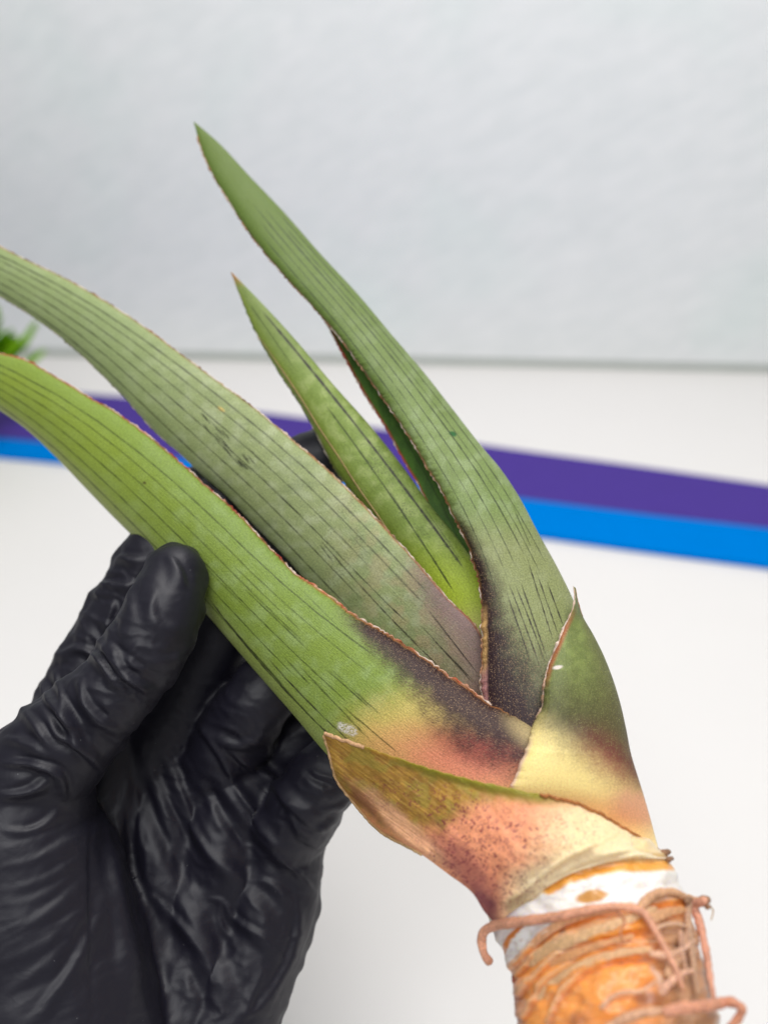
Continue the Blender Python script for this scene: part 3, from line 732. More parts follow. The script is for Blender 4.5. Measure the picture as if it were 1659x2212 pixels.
def pigS(px, py, u, v, w_):
    n = fbm(px / 22 + 175, py / 22, 4); n2 = fbm(px / 11 + 7, py / 11, 3)
    c = np.broadcast_to(lin((246, 156, 72)), px.shape + (3,)).copy()
    c = mixc(c, (250, 178, 110), ss(.40, .70, n) * .6)
    c = mixc(c, (230, 172, 126), (1 - ss(.28, .50, n)) * .6)
    # cream + waxy white neck above the third scar
    a = np.interp(px, [1050, 1100, 1170, 1225, 1300, 1360, 1480], [2120, 2094, 2030, 1994, 1972, 1962, 1935])
    up = 1 - ss(-4, 6, py - a)
    c = mixc(c, (240, 236, 230), up)
    c = mixc(c, (226, 220, 222), up * ss(.5, .6, n2) * .5)
    b = np.interp(px, [1040, 1088, 1170, 1230, 1300, 1440], [1995, 1974, 1928, 1902, 1884, 1868])
    cr = 1 - ss(-5, 8, py - b)
    c = mixc(c, (240, 214, 162), cr)
    c = mixc(c, (214, 176, 122), band(px, py, SCARS[0], 7, 1))
    c = mixc(c, (238, 168, 74), band(px, py, [(1185, 1922), (1230, 1898), (1280, 1882), (1340, 1873), (1450, 1870)], 13, 2))
    c = mixc(c, (206, 152, 84), blob(px, py, 1278, 1938, 34, 14, -8, .2, .15))
    c = mixc(c, (214, 130, 60), band(px, py, [(1085, 2060), (1100, 2030), (1125, 2000)], 7, 3))
    c = mixc(c, (110, 92, 90), blob(px, py, 1219, 2018, 6, 12, 10, .4, .2) * .8)
    for k, s_ in enumerate(SCARS[1:]):
        c = mixc(c, (228, 178, 138), band(px, py, [(x_, y_ - 6) for x_, y_ in s_], 6, k + 4, 5) * .8)
        c = mixc(c, (206, 112, 48), band(px, py, [(x_, y_ + 9) for x_, y_ in s_], 4, k + 14, 4) * .6)
    c = mixc(c, (232, 142, 46), blob(px, py, 1345, 2008, 90, 22, -18, .35, .25, 3) * .85)
    c = mixc(c, (232, 140, 48), blob(px, py, 1260, 2085, 95, 16, -32, .35, .25, 4) * .8)
    c = mixc(c, (176, 140, 112), ss(.72, .9, v) * ss(1960, 2010, py) * .85)
    c = mixc(c, (150, 84, 66), blob(px, py, 1256, 2206, 22, 18, 0, .8, .4, 5) * .6)
    c = mixc(c, (122, 90, 96), blob(px, py, 1395, 2160, 26, 14, 0, .5, .4, 6) * .6)
    c = mixc(c, (232, 206, 186), blob(px, py, 1420, 2120, 34, 10, 60, .5, .4, 7) * .7)
    c = mixc(c, (168, 90, 70), (1 - ss(.02, .14, v)) * ss(2100, 2160, py) * .7)
    c = mixc(c, (190, 132, 98), ss(.58, .78, n2) * ss(2000, 2040, py) * .45)
    return c, ss(2000, 2060, py) * .4
def stem_obj():
    nu, nv = 420, 220
    Ls, Rs = spline(SL, nu), spline(SR, nu)
    L3 = P(Ls[:, 0], Ls[:, 1], d0(Ls[:, 0], Ls[:, 1]) + Ls[:, 2]); R3 = P(Rs[:, 0], Rs[:, 1], d0(Rs[:, 0], Rs[:, 1]) + Rs[:, 2])
    W = R3 - L3; M = (L3 + R3) / 2; wid = np.linalg.norm(W, axis=1)
    T = unit(np.gradient(smooth1(M, 41), axis=0)); Nn = unit(np.cross(unit(W), T))
    Nn = np.where((np.sum(Nn * (C0 - M), axis=1) < 0)[:, None], -Nn, Nn)
    th = np.linspace(0, 2 * math.pi, nv, endpoint=False)
    G = M[:, None] - W[:, None] * (np.cos(th) / 2)[None, :, None] + Nn[:, None] * (wid[:, None] / 2 * np.interp(np.linspace(0, 1, nu), [0, .06, .16], [.2, .4, .78])[:, None] * np.sin(th)[None])[..., None]
    px, py, _ = proj(G)
    out = unit(G - M[:, None])
    h = 0 * px
    for k, s_ in enumerate(SCARS):
        x = px; yl = np.interp(px, [p[0] for p in s_], [p[1] for p in s_])
        dy = py - yl + 5 * (fbm(px / 40 + k, py / 40, 2) - .5)
        # every old leaf scar: a raised rim with a step down below it
        dy = dy + 8 * (fbm(px / 40 + k * 3, py / 40, 2) - .5)
        sn = np.clip(np.sin(th), 0, 1)[None] ** .7
        h += sn * (.0009 * ss(-44, -6, dy) * (1 - ss(-3, 7, dy)) - .0003 * np.exp(-((dy - 10) / 7.0) ** 2))
    h += (fbm(px / 40, py / 40, 2) - .5) * .0016 + (fbm(px / 12, py / 12, 2) - .5) * .0002
    h += .0014 * blob(px, py, 1345, 2008, 90, 26, -18, .5, .2, 3) + .0016 * blob(px, py, 1330, 2140, 90, 60, -30, .5, .2, 6)
    G = G + out * h[..., None]
    V = (1 - np.cos(th))[None].repeat(nu, 0) / 2; U = np.linspace(0, 1, nu)[:, None].repeat(nv, 1)
    col, sp = pigS(px, py, U, V, None)
    s = np.r_[0, np.cumsum(np.linalg.norm(np.diff(M, axis=0), axis=1))] * 1000
    st = np.stack([s[:, None].repeat(nv, 1), th[None] * wid[:, None] * 500, 0 * px], -1)
    # cut end of the stem
    cen = G[-1].mean(0)
    for f_ in (.93, .6, .3, .02):
        G = np.concatenate([G, (cen + (G[nu - 1] - cen) * f_ + .0012 * (1 - f_) * unit(M[-1] - M[-2]))[None]]); col = np.concatenate([col, (col[nu - 1] * .35 + lin((226, 176, 120)) * .65)[None]])
        st = np.concatenate([st, st[-1:] + .8]); sp = np.concatenate([sp, sp[-1:]])
    q = grid_faces(len(G), nv, wrap=True)
    return mesh_np('stem', G.reshape(-1, 3), q, M_STEM, plant, attrs={'pigment': ('FLOAT_COLOR', rgba(np.clip(col, 0, 1)).reshape(-1, 4)),
                   'st': ('FLOAT_VECTOR', st.reshape(-1, 3)), 'speck': ('FLOAT', sp.ravel())})
stem = stem_obj()
stem['label'] = 'orange stem ringed with old scars and waxy white patches'

def stem_depth(x, y):
    """front surface of the stem at a spot of its outline drawing"""
    Ls, Rs = spline(SL, 200), spline(SR, 200)
    k = np.array([np.argmin(np.abs((Ls[:, 1] + Rs[:, 1]) / 2 - yy - (xx - (Ls[:, 0] + Rs[:, 0]) / 2) * .25)) for xx, yy in zip(x, y)])
    mx_ = (Ls[k, 0] + Rs[k, 0]) / 2; hw = np.hypot(Rs[k, 0] - Ls[k, 0], Rs[k, 1] - Ls[k, 1]) / 2
    t = np.clip((x - mx_) / hw, -1, 1)
    return d0(x, y) + .006 - .78 * hw * d0(x, y) / FV * np.sqrt(np.maximum(1 - t * t, 0))

# ---- sheath F : lowest wrapping leaf ------------------------------------------------
FT = [(700, 1584), (760, 1606), (830, 1627), (900, 1652), (960, 1670), (1040, 1690), (1100, 1702), (1180, 1720), (1250, 1737), (1310, 1767), (1360, 1797), (1430, 1842)]
FB = [(699, 1588), (712, 1632), (726, 1682), (762, 1732), (822, 1797), (905, 1843), (965, 1887), (1022, 1932), (1050, 1975), (1068, 1992), (1110, 1968), (1170, 1926), (1230, 1890), (1300, 1868), (1370, 1856), (1446, 1856)]
def pigF(px, py, v):
    n = fbm(px / 26 + 275, py / 26, 4); fib = fbm((px * .8 + py * .6) / 60, (-px * .6 + py * .8) / 5, 3)
    c = np.broadcast_to(lin((178, 136, 56)), px.shape + (3,)).copy()
    c = mixc(c, (150, 112, 44), ss(.45, .62, n) * .7)
    c = mixc(c, (206, 168, 92), ss(.45, .7, fib) * .4)
    c = mixc(c, (136, 84, 58), (1 - ss(.30, .48, fib)) * .4 * (1 - ss(860, 960, px)))
    c = mixc(c, (156, 146, 62), ss(.5, .65, fbm(px / 50 + 60, py / 40, 3)) * .5)
    t = (py - 1735) - (px - 900) * (-.12) + 50 * (n - .5)
    pk = ss(-30, 30, py - np.interp(px, [700, 760, 860, 960, 1000, 1060, 1120, 1200], [1690, 1745, 1800, 1790, 1752, 1728, 1722, 1722]) + 40 * (n - .5))
    c = mixc(c, (244, 164, 122), pk)
    c = mixc(c, (254, 226, 176), ss(1120, 1290, px + .4 * (py - 1750) + 50 * (n - .5)) * ss(1712, 1750, py))
    c = mixc(c, (246, 224, 182), ss(1850, 1900, py + .25 * (px - 1150)) * ss(1060, 1150, px))
    # pale fibres at the lower left
    c = mixc(c, (226, 172, 132), blob(px, py, 880, 1795, 130, 22, 42, .5, .3, 2) * .9)
    c = mixc(c, (126, 70, 52), blob(px, py, 790, 1735, 60, 12, 46, .6, .5, 12) * .7)
    c = mixc(c, (132, 52, 74), blob(px, py, 1010, 1880, 90, 30, 50, .6, .4, 3) * .55)
    c = mixc(c, (104, 40, 66), blob(px, py, 1050, 1965, 46, 22, 60, .6, .4, 4) * .8)
    c = mixc(c, (132, 132, 36), (1 - ss(.02, .13, v)) * ss(830, 900, px) * (1 - ss(1150, 1260, px)) * .85)
    c = mixc(c, (166, 104, 56), (1 - ss(.0, .035, v)) * ss(1200, 1260, px) * .9)
    c = mixc(c, (190, 170, 130), blob(px, py, 1120, 1948, 34, 18, -35, .5, .4, 8) * .9)
    c = mixc(c, (112, 110, 48), blob(px, py, 868, 1834, 60, 10, 35, .5, .2, 9) * .8)
    # purple-brown fleck clusters
    cl = np.clip(blob(px, py, 1050, 1860, 130, 90, 30, .6, .4, 5) + .7 * blob(px, py, 930, 1730, 120, 40, 10, .6, .4, 6) + .6 * blob(px, py, 1180, 1800, 120, 50, 0, .6, .4, 7), 0, 1)
    f = ss(.52, .62, fbm(px / 6.5 + 3, py / 5 + 11, 2)) * ss(.38, .58, fbm(px / 18 + 31, py / 18, 3)) * cl
    c = mixc(c, (126, 40, 64), f * .85)
    return c, np.clip(cl * .9, 0, 1)
def sheath_obj():
    nu, nv = 620, 200
    T = spline(FT, nu); B = spline(FB, nu)
    # outline stations matched so that the blade fans out round the stem
    tt = np.linspace(0, 1, nu)
    s = np.linspace(0, 1, nv)
    X = T[:, None, 0] * (1 - s) + B[:, None, 0] * s; Y = T[:, None, 1] * (1 - s) + B[:, None, 1] * s
    wob = (fbm(tt * 40, tt * 0, 3) - .5)
    Y[:, :12] += (wob * 7)[:, None] * (1 - s[:12] / s[12])
    # roundness about the base: deeper towards both outlines
    ax0, ay0, ax1, ay1 = 905, 1560, 1285, 1990
    dx, dy = ax1 - ax0, ay1 - ay0; ln = math.hypot(dx, dy); dx /= ln; dy /= ln
    al = (X - ax0) * dx + (Y - ay0) * dy
    off = (X - ax0) * (-dy) + (Y - ay0) * dx
    rad = np.interp(al, [-150, 0, 150, 300, 420, 560], [240, 240, 262, 240, 205, 205])
    k = np.clip(off / rad, -1, 1)
    dep = d0(X, Y) - .017 + .030 * (1 - np.sqrt(np.maximum(1 - .96 * k * k, 0)))
    sdp = stem_depth(B[:, 0], B[:, 1]) - .0012
    wgt = ss(.35, 1, s)[None] * ss(.50, .68, tt)[:, None]
    dep = dep * (1 - wgt) + sdp[:, None] * wgt
    # low overlapping folds where the sheath closes on the stem
    for fk, (fa, fb_, fw) in enumerate((((1090, 1950), (1420, 1812), 9), ((1110, 1940), (1330, 1800), 7), ((1180, 1915), (1440, 1836), 6))):
        fdd = pdist(X, Y, [fa, ((fa[0] + fb_[0]) / 2, (fa[1] + fb_[1]) / 2 - 14), fb_])
        dep -= .0007 * np.exp(-(fdd / fw) ** 2) * (.5 + fbm(X / 40 + fk, Y / 40, 2))
    dep += .0014 * (fbm(X / 60, Y / 60, 3) - .5)
    # edge lip folds outwards a little; tip stands off from leaf A
    dep -= .0012 * (1 - ss(0, .10, s))[None] * ss(0, .2, tt)[:, None] * (1 - ss(.55, .7, tt))[:, None]
    # lengthwise fold on the free left flap
    fd = pdist(X, Y, [(716, 1640), (740, 1690), (800, 1752), (860, 1805), (915, 1842)])
    dep -= .0016 * np.exp(-(fd / 16) ** 2)
    fib = fbm((X * .8 + Y * .6) / 60, (-X * .6 + Y * .8) / 6, 3)
    dep += .0003 * (fib - .5) * (1 - ss(900, 1100, X))
    G = P(X, Y, dep)
    nB = G + .0022 * unit(G - C0)
    Gb = nB[:, ::-1][:, ::8]
    A = np.concatenate([G, Gb], 1)
    px, py, _ = proj(A)
    vv = np.concatenate([s, s[::-1][::8]])[None].repeat(nu, 0)
    col, sp = pigF(px, py, vv)
    sm = tt * 90
    st = np.stack([px * .11 * .8 + py * .11 * .6, -px * .11 * .6 + py * .11 * .8, 0 * px], -1)
    K = A.shape[1]
    o = mesh_np('sheath', A.reshape(-1, 3), grid_faces(nu, K, wrap=True), M_SHEATH, plant,
                attrs={'pigment': ('FLOAT_COLOR', rgba(np.clip(col, 0, 1)).reshape(-1, 4)), 'st': ('FLOAT_VECTOR', st.reshape(-1, 3)), 'speck': ('FLOAT', sp.ravel())})
    o['label'] = 'withered ochre and pink sheath wrapped round the base'
    # papery margins
    e = G[:int(nu * .12), 0]; tube('margin', e, .00045, M_MARGIN, o, (216, 170, 130), seg=7, seed=5, rough=.4)
    e = G[:int(nu * .36), -1]; tube('margin', e, .0004, M_MARGIN, o, (196, 158, 112), seg=7, seed=6, rough=.4)
    e = G[int(nu * .62):, 0] - .0005 * unit(G[int(nu * .62):, 0] - C0); tube('margin', e, .00036, M_MARGIN, o, (176, 112, 62), seg=7, seed=7, rough=.4)
    return o
sheath = sheath_obj()

# ---- scar rims and roots on the stem -------------------------------------------------
def twig(name, pts, rpx, col, lift=.0004, seed=0, parent=plant, n=140, flat=.8, end_lift=None):
    q = spline(pts, n)
    dd = stem_depth(q[:, 0], q[:, 1])
    dd = np.convolve(np.pad(dd, 8, mode='edge'), np.ones(17) / 17, 'valid')
    r = rpx * dd / FV * np.interp(np.linspace(0, 1, n), [0, .25, .7, 1], [.9, 1.05, .8, .55]) * (.8 + .4 * vnoise(np.arange(n) / 9.0 + seed, np.zeros(n)))
    if q.shape[1] > 2: dd = dd + q[:, 2]
    return tube(name, P(q[:, 0], q[:, 1], dd - lift), r, M_ROOT, parent, col, seg=12, seed=seed, rough=.12, flat=flat)
for k, (s_, r, c) in enumerate(zip(SCARS[:0], (6, 6, 7, 7, 7, 6), ((226, 176, 112), (230, 150, 110), (226, 176, 140), (222, 160, 120), (236, 186, 140), (232, 184, 146)))):
    twig('leaf_scar', s_, r * 1.25, c, seed=k + 20, parent=stem, flat=.35, lift=-.0001)
twig('root', [(1062, 2084, -.002), (1048, 2066, -.003), (1041, 2040, -.004), (1044, 2016, -.004), (1064, 2002, -.003), (1110, 1994, -.001), (1170, 1986), (1230, 1976), (1295, 1963), (1350, 1960), (1388, 1972), (1412, 2006), (1438, 2052), (1462, 2100), (1478, 2142)], 10, (226, 164, 134), seed=1, lift=.0016)
twig('root', [(1378, 1966), (1410, 1936), (1450, 1928), (1484, 1940), (1512, 1946)], 10, (218, 168, 130), seed=2, lift=.001)
twig('root', [(1530, 1944, -.002), (1518, 1948, -.002), (1502, 1954, -.001), (1510, 1990), (1524, 2050), (1534, 2110), (1542, 2160)], 9, (220, 158, 132), seed=3, lift=.001)
twig('root', [(1488, 1948), (1486, 1980), (1492, 2040), (1500, 2100), (1508, 2150)], 8, (190, 150, 122), seed=4, lift=.0008)
twig('root', [(1430, 2190), (1470, 2180), (1530, 2174, -.001), (1586, 2168, -.002), (1602, 2178, -.002), (1598, 2196, -.001), (1572, 2222)], 12, (222, 156, 126), seed=5, lift=.002)
twig('root', [(1290, 2250), (1330, 2212), (1390, 2190), (1450, 2186), (1500, 2200)], 10, (222, 172, 138), seed=6, lift=.0016)
twig('root', [(1112, 2104), (1118, 2150), (1124, 2200), (1130, 2260)], 8, (176, 98, 76), seed=7, lift=.0005)
twig('root', [(1400, 2060), (1440, 2066), (1478, 2050), (1500, 2030)], 8, (232, 180, 150), seed=8, lift=.001)
twig('root', [(1424, 2150), (1452, 2120), (1480, 2102), (1500, 2098)], 8, (230, 176, 148), seed=9, lift=.001)
for k, pts in enumerate((
                         [(1500, 1956), (1540, 1966), (1536, 1990)], [(1330, 1966), (1350, 1990), (1340, 2016), (1352, 2040)], [(1410, 2010), (1450, 1996), (1490, 2004)], [(1470, 2010), (1474, 2060), (1484, 2100)], [(1296, 2180), (1330, 2150), (1390, 2140), (1420, 2118)])):
    twig('root', pts, (2, 3, 4, 6, 5)[k], ((190, 150, 120), (206, 140, 104), (222, 176, 146), (196, 150, 124), (228, 178, 146))[k], seed=60 + k, lift=.0012, flat=.6)
for k, (pts, r, c) in enumerate((([(1096, 2092), (1128, 2066), (1170, 2024), (1225, 1990), (1300, 1970), (1356, 1962)], 8, (240, 172, 124)), ([(1114, 2118), (1150, 2080), (1205, 2044), (1275, 2016), (1345, 1992), (1420, 1962)], 12, (238, 188, 136)),
                                 ([(1128, 2164), (1166, 2112), (1216, 2074), (1290, 2044), (1370, 2022)], 9, (232, 166, 112)), ([(1150, 2214), (1184, 2142), (1246, 2094), (1330, 2062), (1410, 2050)], 11, (244, 192, 138)), ([(1400, 1990), (1440, 1972), (1482, 1966)], 10, (224, 166, 120)), ([(1440, 2110), (1470, 2060), (1486, 2010)], 9, (206, 156, 120)))):
    twig('papery_scale', pts, r, c, seed=80 + k, parent=stem, lift=.0008, flat=.10)
# dry crumbs at the node on the right
for k, (x, y, r) in enumerate([(1440, 1842, 9), (1448, 1856, 7), (1522, 1946, 13), (1488, 1946, 9), (1530, 1960, 6)]):
    twig('root_stub', [(x - r, y + r * .4, -.001), (x, y, -.0015), (x + r, y - r * .2, -.001)], r * .8, (150, 112, 84), seed=40 + k, n=24)

# seam of leaf C (rolled edge lying on the blade)
fs = seam
q3 = P(fs[:, 0], fs[:, 1], d0(fs[:, 0], fs[:, 1]) + np.interp(np.linspace(0, 1, len(fs)), [0, .5, 1], [.0045, .0050, .0062]))
tube('margin', q3, .00026 * np.interp(np.linspace(0, 1, len(fs)), [0, .2, 1], [.3, 1, 1]), M_MARGIN, leafC, (150, 128, 78), seg=7, seed=11, rough=.3)

# ------------------------------------------------------------------ gloved hand
HV, HF = [], []
CAPS = []          # (group, a, b, ra, rb)
def capsule_chain(group, pts):
    """pts: (x, y, depth, radius) in picture units; swept spheres, later fused to one skin"""
    c = [(P(x, y, d), r * d / FV) for x, y, d, r in pts]
    for (a, ra), (b, rb) in zip(c[:-1], c[1:]):
        CAPS.append((group, a, b, ra, rb))
    # dense rings along the chain, spherical ends
    cen = np.array([p for p, _ in c]); rad = np.array([r for _, r in c])
    ch = np.r_[0, np.cumsum(np.linalg.norm(np.diff(cen, axis=0), axis=1))]
    n = max(8, int(ch[-1] / .002))
    t = np.linspace(0, ch[-1], n)
    cc = np.stack([np.interp(t, ch, cen[:, i]) for i in range(3)], -1); rr = np.interp(t, ch, rad)
    k = 7
    if n > 12:
        cc[3:-3] = smooth1(cc, k)[3:-3]; rr[3:-3] = smooth1(rr[:, None], k)[3:-3, 0]
    T = unit(np.gradient(cc, axis=0))
    rings = []
    for a in np.linspace(0.06, math.pi / 2, 7)[:-1]:
        rings.append((cc[0] - T[0] * rr[0] * math.cos(a), T[0], rr[0] * math.sin(a)))
    for i in range(n): rings.append((cc[i], T[i], rr[i]))
    for a in np.linspace(math.pi / 2, 0.06, 7)[1:]:
        a2 = a; rings.append((cc[-1] + T[-1] * rr[-1] * math.cos(a2), T[-1], rr[-1] * math.sin(a2)))
    m = 28
    base = sum(len(v) for v in HV)
    ref = np.array([0.31, 0.2, 0.93])
    V = []
    for p, tdir, r in rings:
        s1 = unit(np.cross(tdir, ref)); s2 = np.cross(tdir, s1)
        an = np.linspace(0, 2 * math.pi, m, endpoint=False)
        V.append(p + r * (np.cos(an)[:, None] * s1 + np.sin(an)[:, None] * s2))
    V = np.concatenate(V)
    F = grid_faces(len(rings), m, base, wrap=True).tolist()
    F.append([base + i for i in range(m)][::-1]); F.append([base + (len(rings) - 1) * m + i for i in range(m)])
    HV.append(V); HF.extend(F)

capsule_chain('thumb', [(378, 1240, .2190, 68), (360, 1300, .2160, 82), (334, 1372, .2125, 92), (290, 1440, .2125, 90), (222, 1520, .213, 96), (145, 1595, .213, 106), (60, 1690, .215, 125)])
capsule_chain('thenar', [(110, 1640, .216, 100), (60, 1740, .216, 150), (60, 1880, .216, 190), (90, 2060, .216, 225), (120, 2300, .212, 250)])
capsule_chain('thenar', [(-60, 1700, .222, 120), (-80, 1900, .222, 180), (-60, 2200, .218, 240)])
capsule_chain('index', [(120, 1620, .238, 96), (176, 1478, .240, 76), (260, 1330, .241, 74), (346, 1190, .243, 74), (470, 1092, .252, 66), (590, 1024, .256, 62), (708, 984, .256, 66)])
capsule_chain('middle', [(330, 1640, .250, 106), (410, 1480, .250, 96), (480, 1340, .250, 88), (580, 1230, .254, 74), (700, 1130, .258, 58)])
capsule_chain('middle', [(440, 1064, .257, 64), (540, 1150, .257, 82), (650, 1240, .256, 80)])
capsule_chain('ring', [(450, 1690, .248, 92), (545, 1525, .236, 80), (600, 1465, .238, 78), (720, 1340, .246, 64), (850, 1230, .250, 58)])
capsule_chain('palm', [(540, 1700, .256, 90), (640, 1600, .254, 84), (720, 1520, .254, 70)])
capsule_chain('pinky', [(600, 1830, .240, 86), (690, 1690, .231, 80), (760, 1640, .233, 72), (850, 1560, .240, 56), (930, 1480, .244, 50)])
capsule_chain('palm', [(610, 1800, .241, 92), (600, 1900, .240, 100), (560, 2030, .236, 108), (490, 2180, .230, 118), (400, 2420, .222, 150)])
capsule_chain('palm', [(520, 1720, .246, 104), (490, 1850, .243, 116), (440, 2030, .238, 124), (360, 2260, .228, 150), (320, 2420, .222, 160)])
capsule_chain('palm', [(400, 1660, .251, 108), (370, 1800, .247, 120), (330, 2000, .239, 130), (270, 2260, .226, 160)])
capsule_chain('palm', [(240, 1640, .247, 110), (230, 1800, .244, 120), (220, 2000, .236, 130), (190, 2260, .224, 170)])
capsule_chain('wrist', [(330, 2380, .222, 190), (220, 2640, .206, 230), (140, 2900, .190, 250)])
capsule_chain('wrist', [(120, 2300, .216, 230), (90, 2640, .202, 250), (60, 2900, .190, 250)])

def hand_obj():
    me = bpy.data.meshes.new('hand_raw')
    me.from_pydata(np.concatenate(HV).tolist(), [], HF); me.update()
    o = bpy.data.objects.new('hand_raw', me); COL.objects.link(o)
    rm = o.modifiers.new('r', 'REMESH'); rm.mode = 'VOXEL'; rm.voxel_size = 0.00055
    sm = o.modifiers.new('s', 'SMOOTH'); sm.factor = 0.5; sm.iterations = 14
    dg = bpy.context.evaluated_depsgraph_get()
    ev = o.evaluated_get(dg); m2 = ev.to_mesh()
    nv = len(m2.vertices); v = np.empty(nv * 3, np.float32); m2.vertices.foreach_get('co', v); v = v.reshape(-1, 3).astype(float)
    nl = len(m2.loops); li = np.empty(nl, np.int32); m2.loops.foreach_get('vertex_index', li)
    nrm = np.empty(nv * 3, np.float32); m2.vertex_normals.foreach_get('vector', nrm); nrm = nrm.reshape(-1, 3).astype(float)
    q = li.reshape(-1, 4)
    ev.to_mesh_clear(); bpy.data.objects.remove(o)
    # which limb does each bit of skin belong to
    DG = {}; dist = np.full(nv, 1e9); grp = np.zeros(nv, int); gl = []
    par = np.zeros(nv)
    for g, a, b, ra, rb in CAPS:
        if g not in gl: gl.append(g)
        ab = b - a; t = np.clip((v - a) @ ab / (ab @ ab), 0, 1)
        dd = np.linalg.norm(v - a - t[:, None] * ab, axis=1) - (ra + t * (rb - ra))
        k = dd < dist; dist[k] = dd[k]; grp[k] = gl.index(g)
        DG[g] = np.minimum(DG[g], dd) if g in DG else dd
    G = {g: (grp == i) for i, g in enumerate(gl)}
    GS = {g: 1 - ss(.0, .005, DG[g] - dist) for g in gl}
    px, py, dep = proj(v)
    face = np.sum(nrm * unit(C0 - v), axis=1)
    h = np.zeros(nv)
    Z = lambda pts: [(x / 1.929, y / 1.929 + 1065.6) for x, y in pts]
    def ridge(groups, pts, amp, wd, asym=0.5, z=True):
        """a fold of the film: crest along pts, steeper on one side"""
        nonlocal h
        pts = [tuple(p) for p in spline(Z(pts) if z else pts, 14)]
        mk = np.zeros(nv, bool)
        gw = np.zeros(nv)
        for g in groups.split('+'): gw = np.maximum(gw, GS[g])
        mk = gw > .01
        xs = [p[0] for p in pts]; ys = [p[1] for p in pts]
        mk &= (px > min(xs) - 60) & (px < max(xs) + 60) & (py > min(ys) - 60) & (py < max(ys) + 60) & (face > -.2)
        ii = np.where(mk)[0]
        if not len(ii): return
        X, Y = px[ii], py[ii]
        best = np.full(len(ii), 1e9); sgn = np.ones(len(ii)); tp = np.zeros(len(ii))
        n = len(pts) - 1
        for i, ((x0, y0), (x1, y1)) in enumerate(zip(pts[:-1], pts[1:])):
            dx, dy = x1 - x0, y1 - y0; l2 = dx * dx + dy * dy + 1e-9
            t = np.clip(((X - x0) * dx + (Y - y0) * dy) / l2, 0, 1)
            ex, ey = X - x0 - t * dx, Y - y0 - t * dy
            d = np.hypot(ex, ey); k = d < best
            best[k] = d[k]; sgn[k] = np.sign(dx * ey - dy * ex)[k]; tp[k] = ((i + t) / n)[k]
        best = best + 2.5 * (fbm(X / 18, Y / 18, 2) - .5)
        wl = wd * 1.25 * np.where(sgn > 0, 1 + asym, 1 - asym) * (.65 + .7 * tp)
        e = np.sin(np.pi * np.clip(tp, 0.001, .999)) ** .8
        crest = np.exp(-np.maximum(best, 0) ** 2 / (2 * (wl * .62) ** 2)) - .45 * np.exp(-(best - wl * 1.7) ** 2 / (2 * (wl * .7) ** 2))
        amp *= 1.2 if 'index' in groups and 'thumb' in groups else .75
        h[ii] += amp * .001 * crest * e * np.clip(.35 + face[ii], 0, 1) * gw[ii]
    # palm: folds fanning out of the crook of the thumb
    pm = 'palm+thenar+wrist'
    ridge(pm, [(540, 1180), (510, 1400), (540, 1600), (600, 1750), (640, 1900)], 1.5, 12, .3)
    ridge(pm, [(455, 1210), (462, 1400), (480, 1640), (520, 1900), (560, 2200)], 1.3, 13, -.3)
    ridge(pm, [(600, 1010), (640, 1200), (720, 1400), (800, 1560)], 1.3, 14, .3)
    ridge(pm, [(700, 980), (820, 1200), (960, 1450), (1060, 1600)], 1.6, 14, .4)
    ridge(pm + '+ring', [(780, 900), (900, 1080), (1000, 1250), (1130, 1440), (1230, 1560), (1335, 1695)], 2.0, 11, -.5)
    ridge(pm + '+ring+pinky', [(880, 1010), (1000, 1120), (1120, 1200), (1200, 1300), (1300, 1400), (1390, 1470)], 2.2, 11, -.5)
    ridge(pm, [(690, 1050), (760, 1250), (860, 1480), (980, 1580), (1150, 1600)], 1.2, 11, .4)
    ridge(pm + '+pinky', [(1080, 1430), (1150, 1500), (1250, 1600), (1330, 1700)], 1.6, 9, .4)
    ridge(pm, [(600, 1650), (700, 1740), (800, 1850), (860, 1950), (890, 2100)], 1.2, 12, .4)
    ridge(pm, [(850, 1690), (930, 1700), (975, 1765), (1100, 1850), (1200, 1960)], 1.2, 8, .5)
    ridge(pm, [(920, 1700), (925, 1790), (985, 1880)], 1.1, 6, .5)
    ridge(pm, [(700, 1500), (780, 1640), (860, 1690)], .9, 10, .4)
    ridge(pm, [(1000, 1600), (1120, 1625), (1230, 1720)], 1.0, 9, .4)
    ridge(pm, [(1235, 1650), (1245, 1800), (1200, 1960), (1120, 2100), (1020, 2210)], 1.3, 9, -.4)
    ridge(pm, [(1100, 1980), (1060, 2080), (1010, 2210)], .8, 9, .3)
    ridge(pm, [(760, 1960), (800, 2080), (820, 2212)], .7, 12, .3)
    ridge(pm, [(640, 1900), (660, 2050), (690, 2210)], .7, 12, .3)
    ridge(pm, [(940, 1240), (1040, 1370), (1180, 1480), (1290, 1500)], 1.1, 10, .3)
    ridge(pm, [(860, 1180), (900, 1350), (1000, 1480), (1120, 1560)], .9, 10, .3)
    ridge(pm, [(930, 1000), (960, 1090), (1080, 1180), (1190, 1210)], 1.3, 10, .3)
    for pts, a_, w_ in (([(560, 1130), (600, 1350), (700, 1600), (840, 1850), (940, 2120)], 2.2, 24), ([(660, 1060), (780, 1280), (930, 1520), (1080, 1760), (1130, 1960)], 2.4, 24),
                        ([(500, 1300), (490, 1600), (540, 1850), (640, 2180)], 2.0, 24), ([(820, 1010), (960, 1230), (1110, 1420), (1220, 1600)], 2.2, 18), ([(780, 1760), (900, 1960), (960, 2180)], 1.4, 22)):
        ridge(pm, pts, a_, w_, .35)
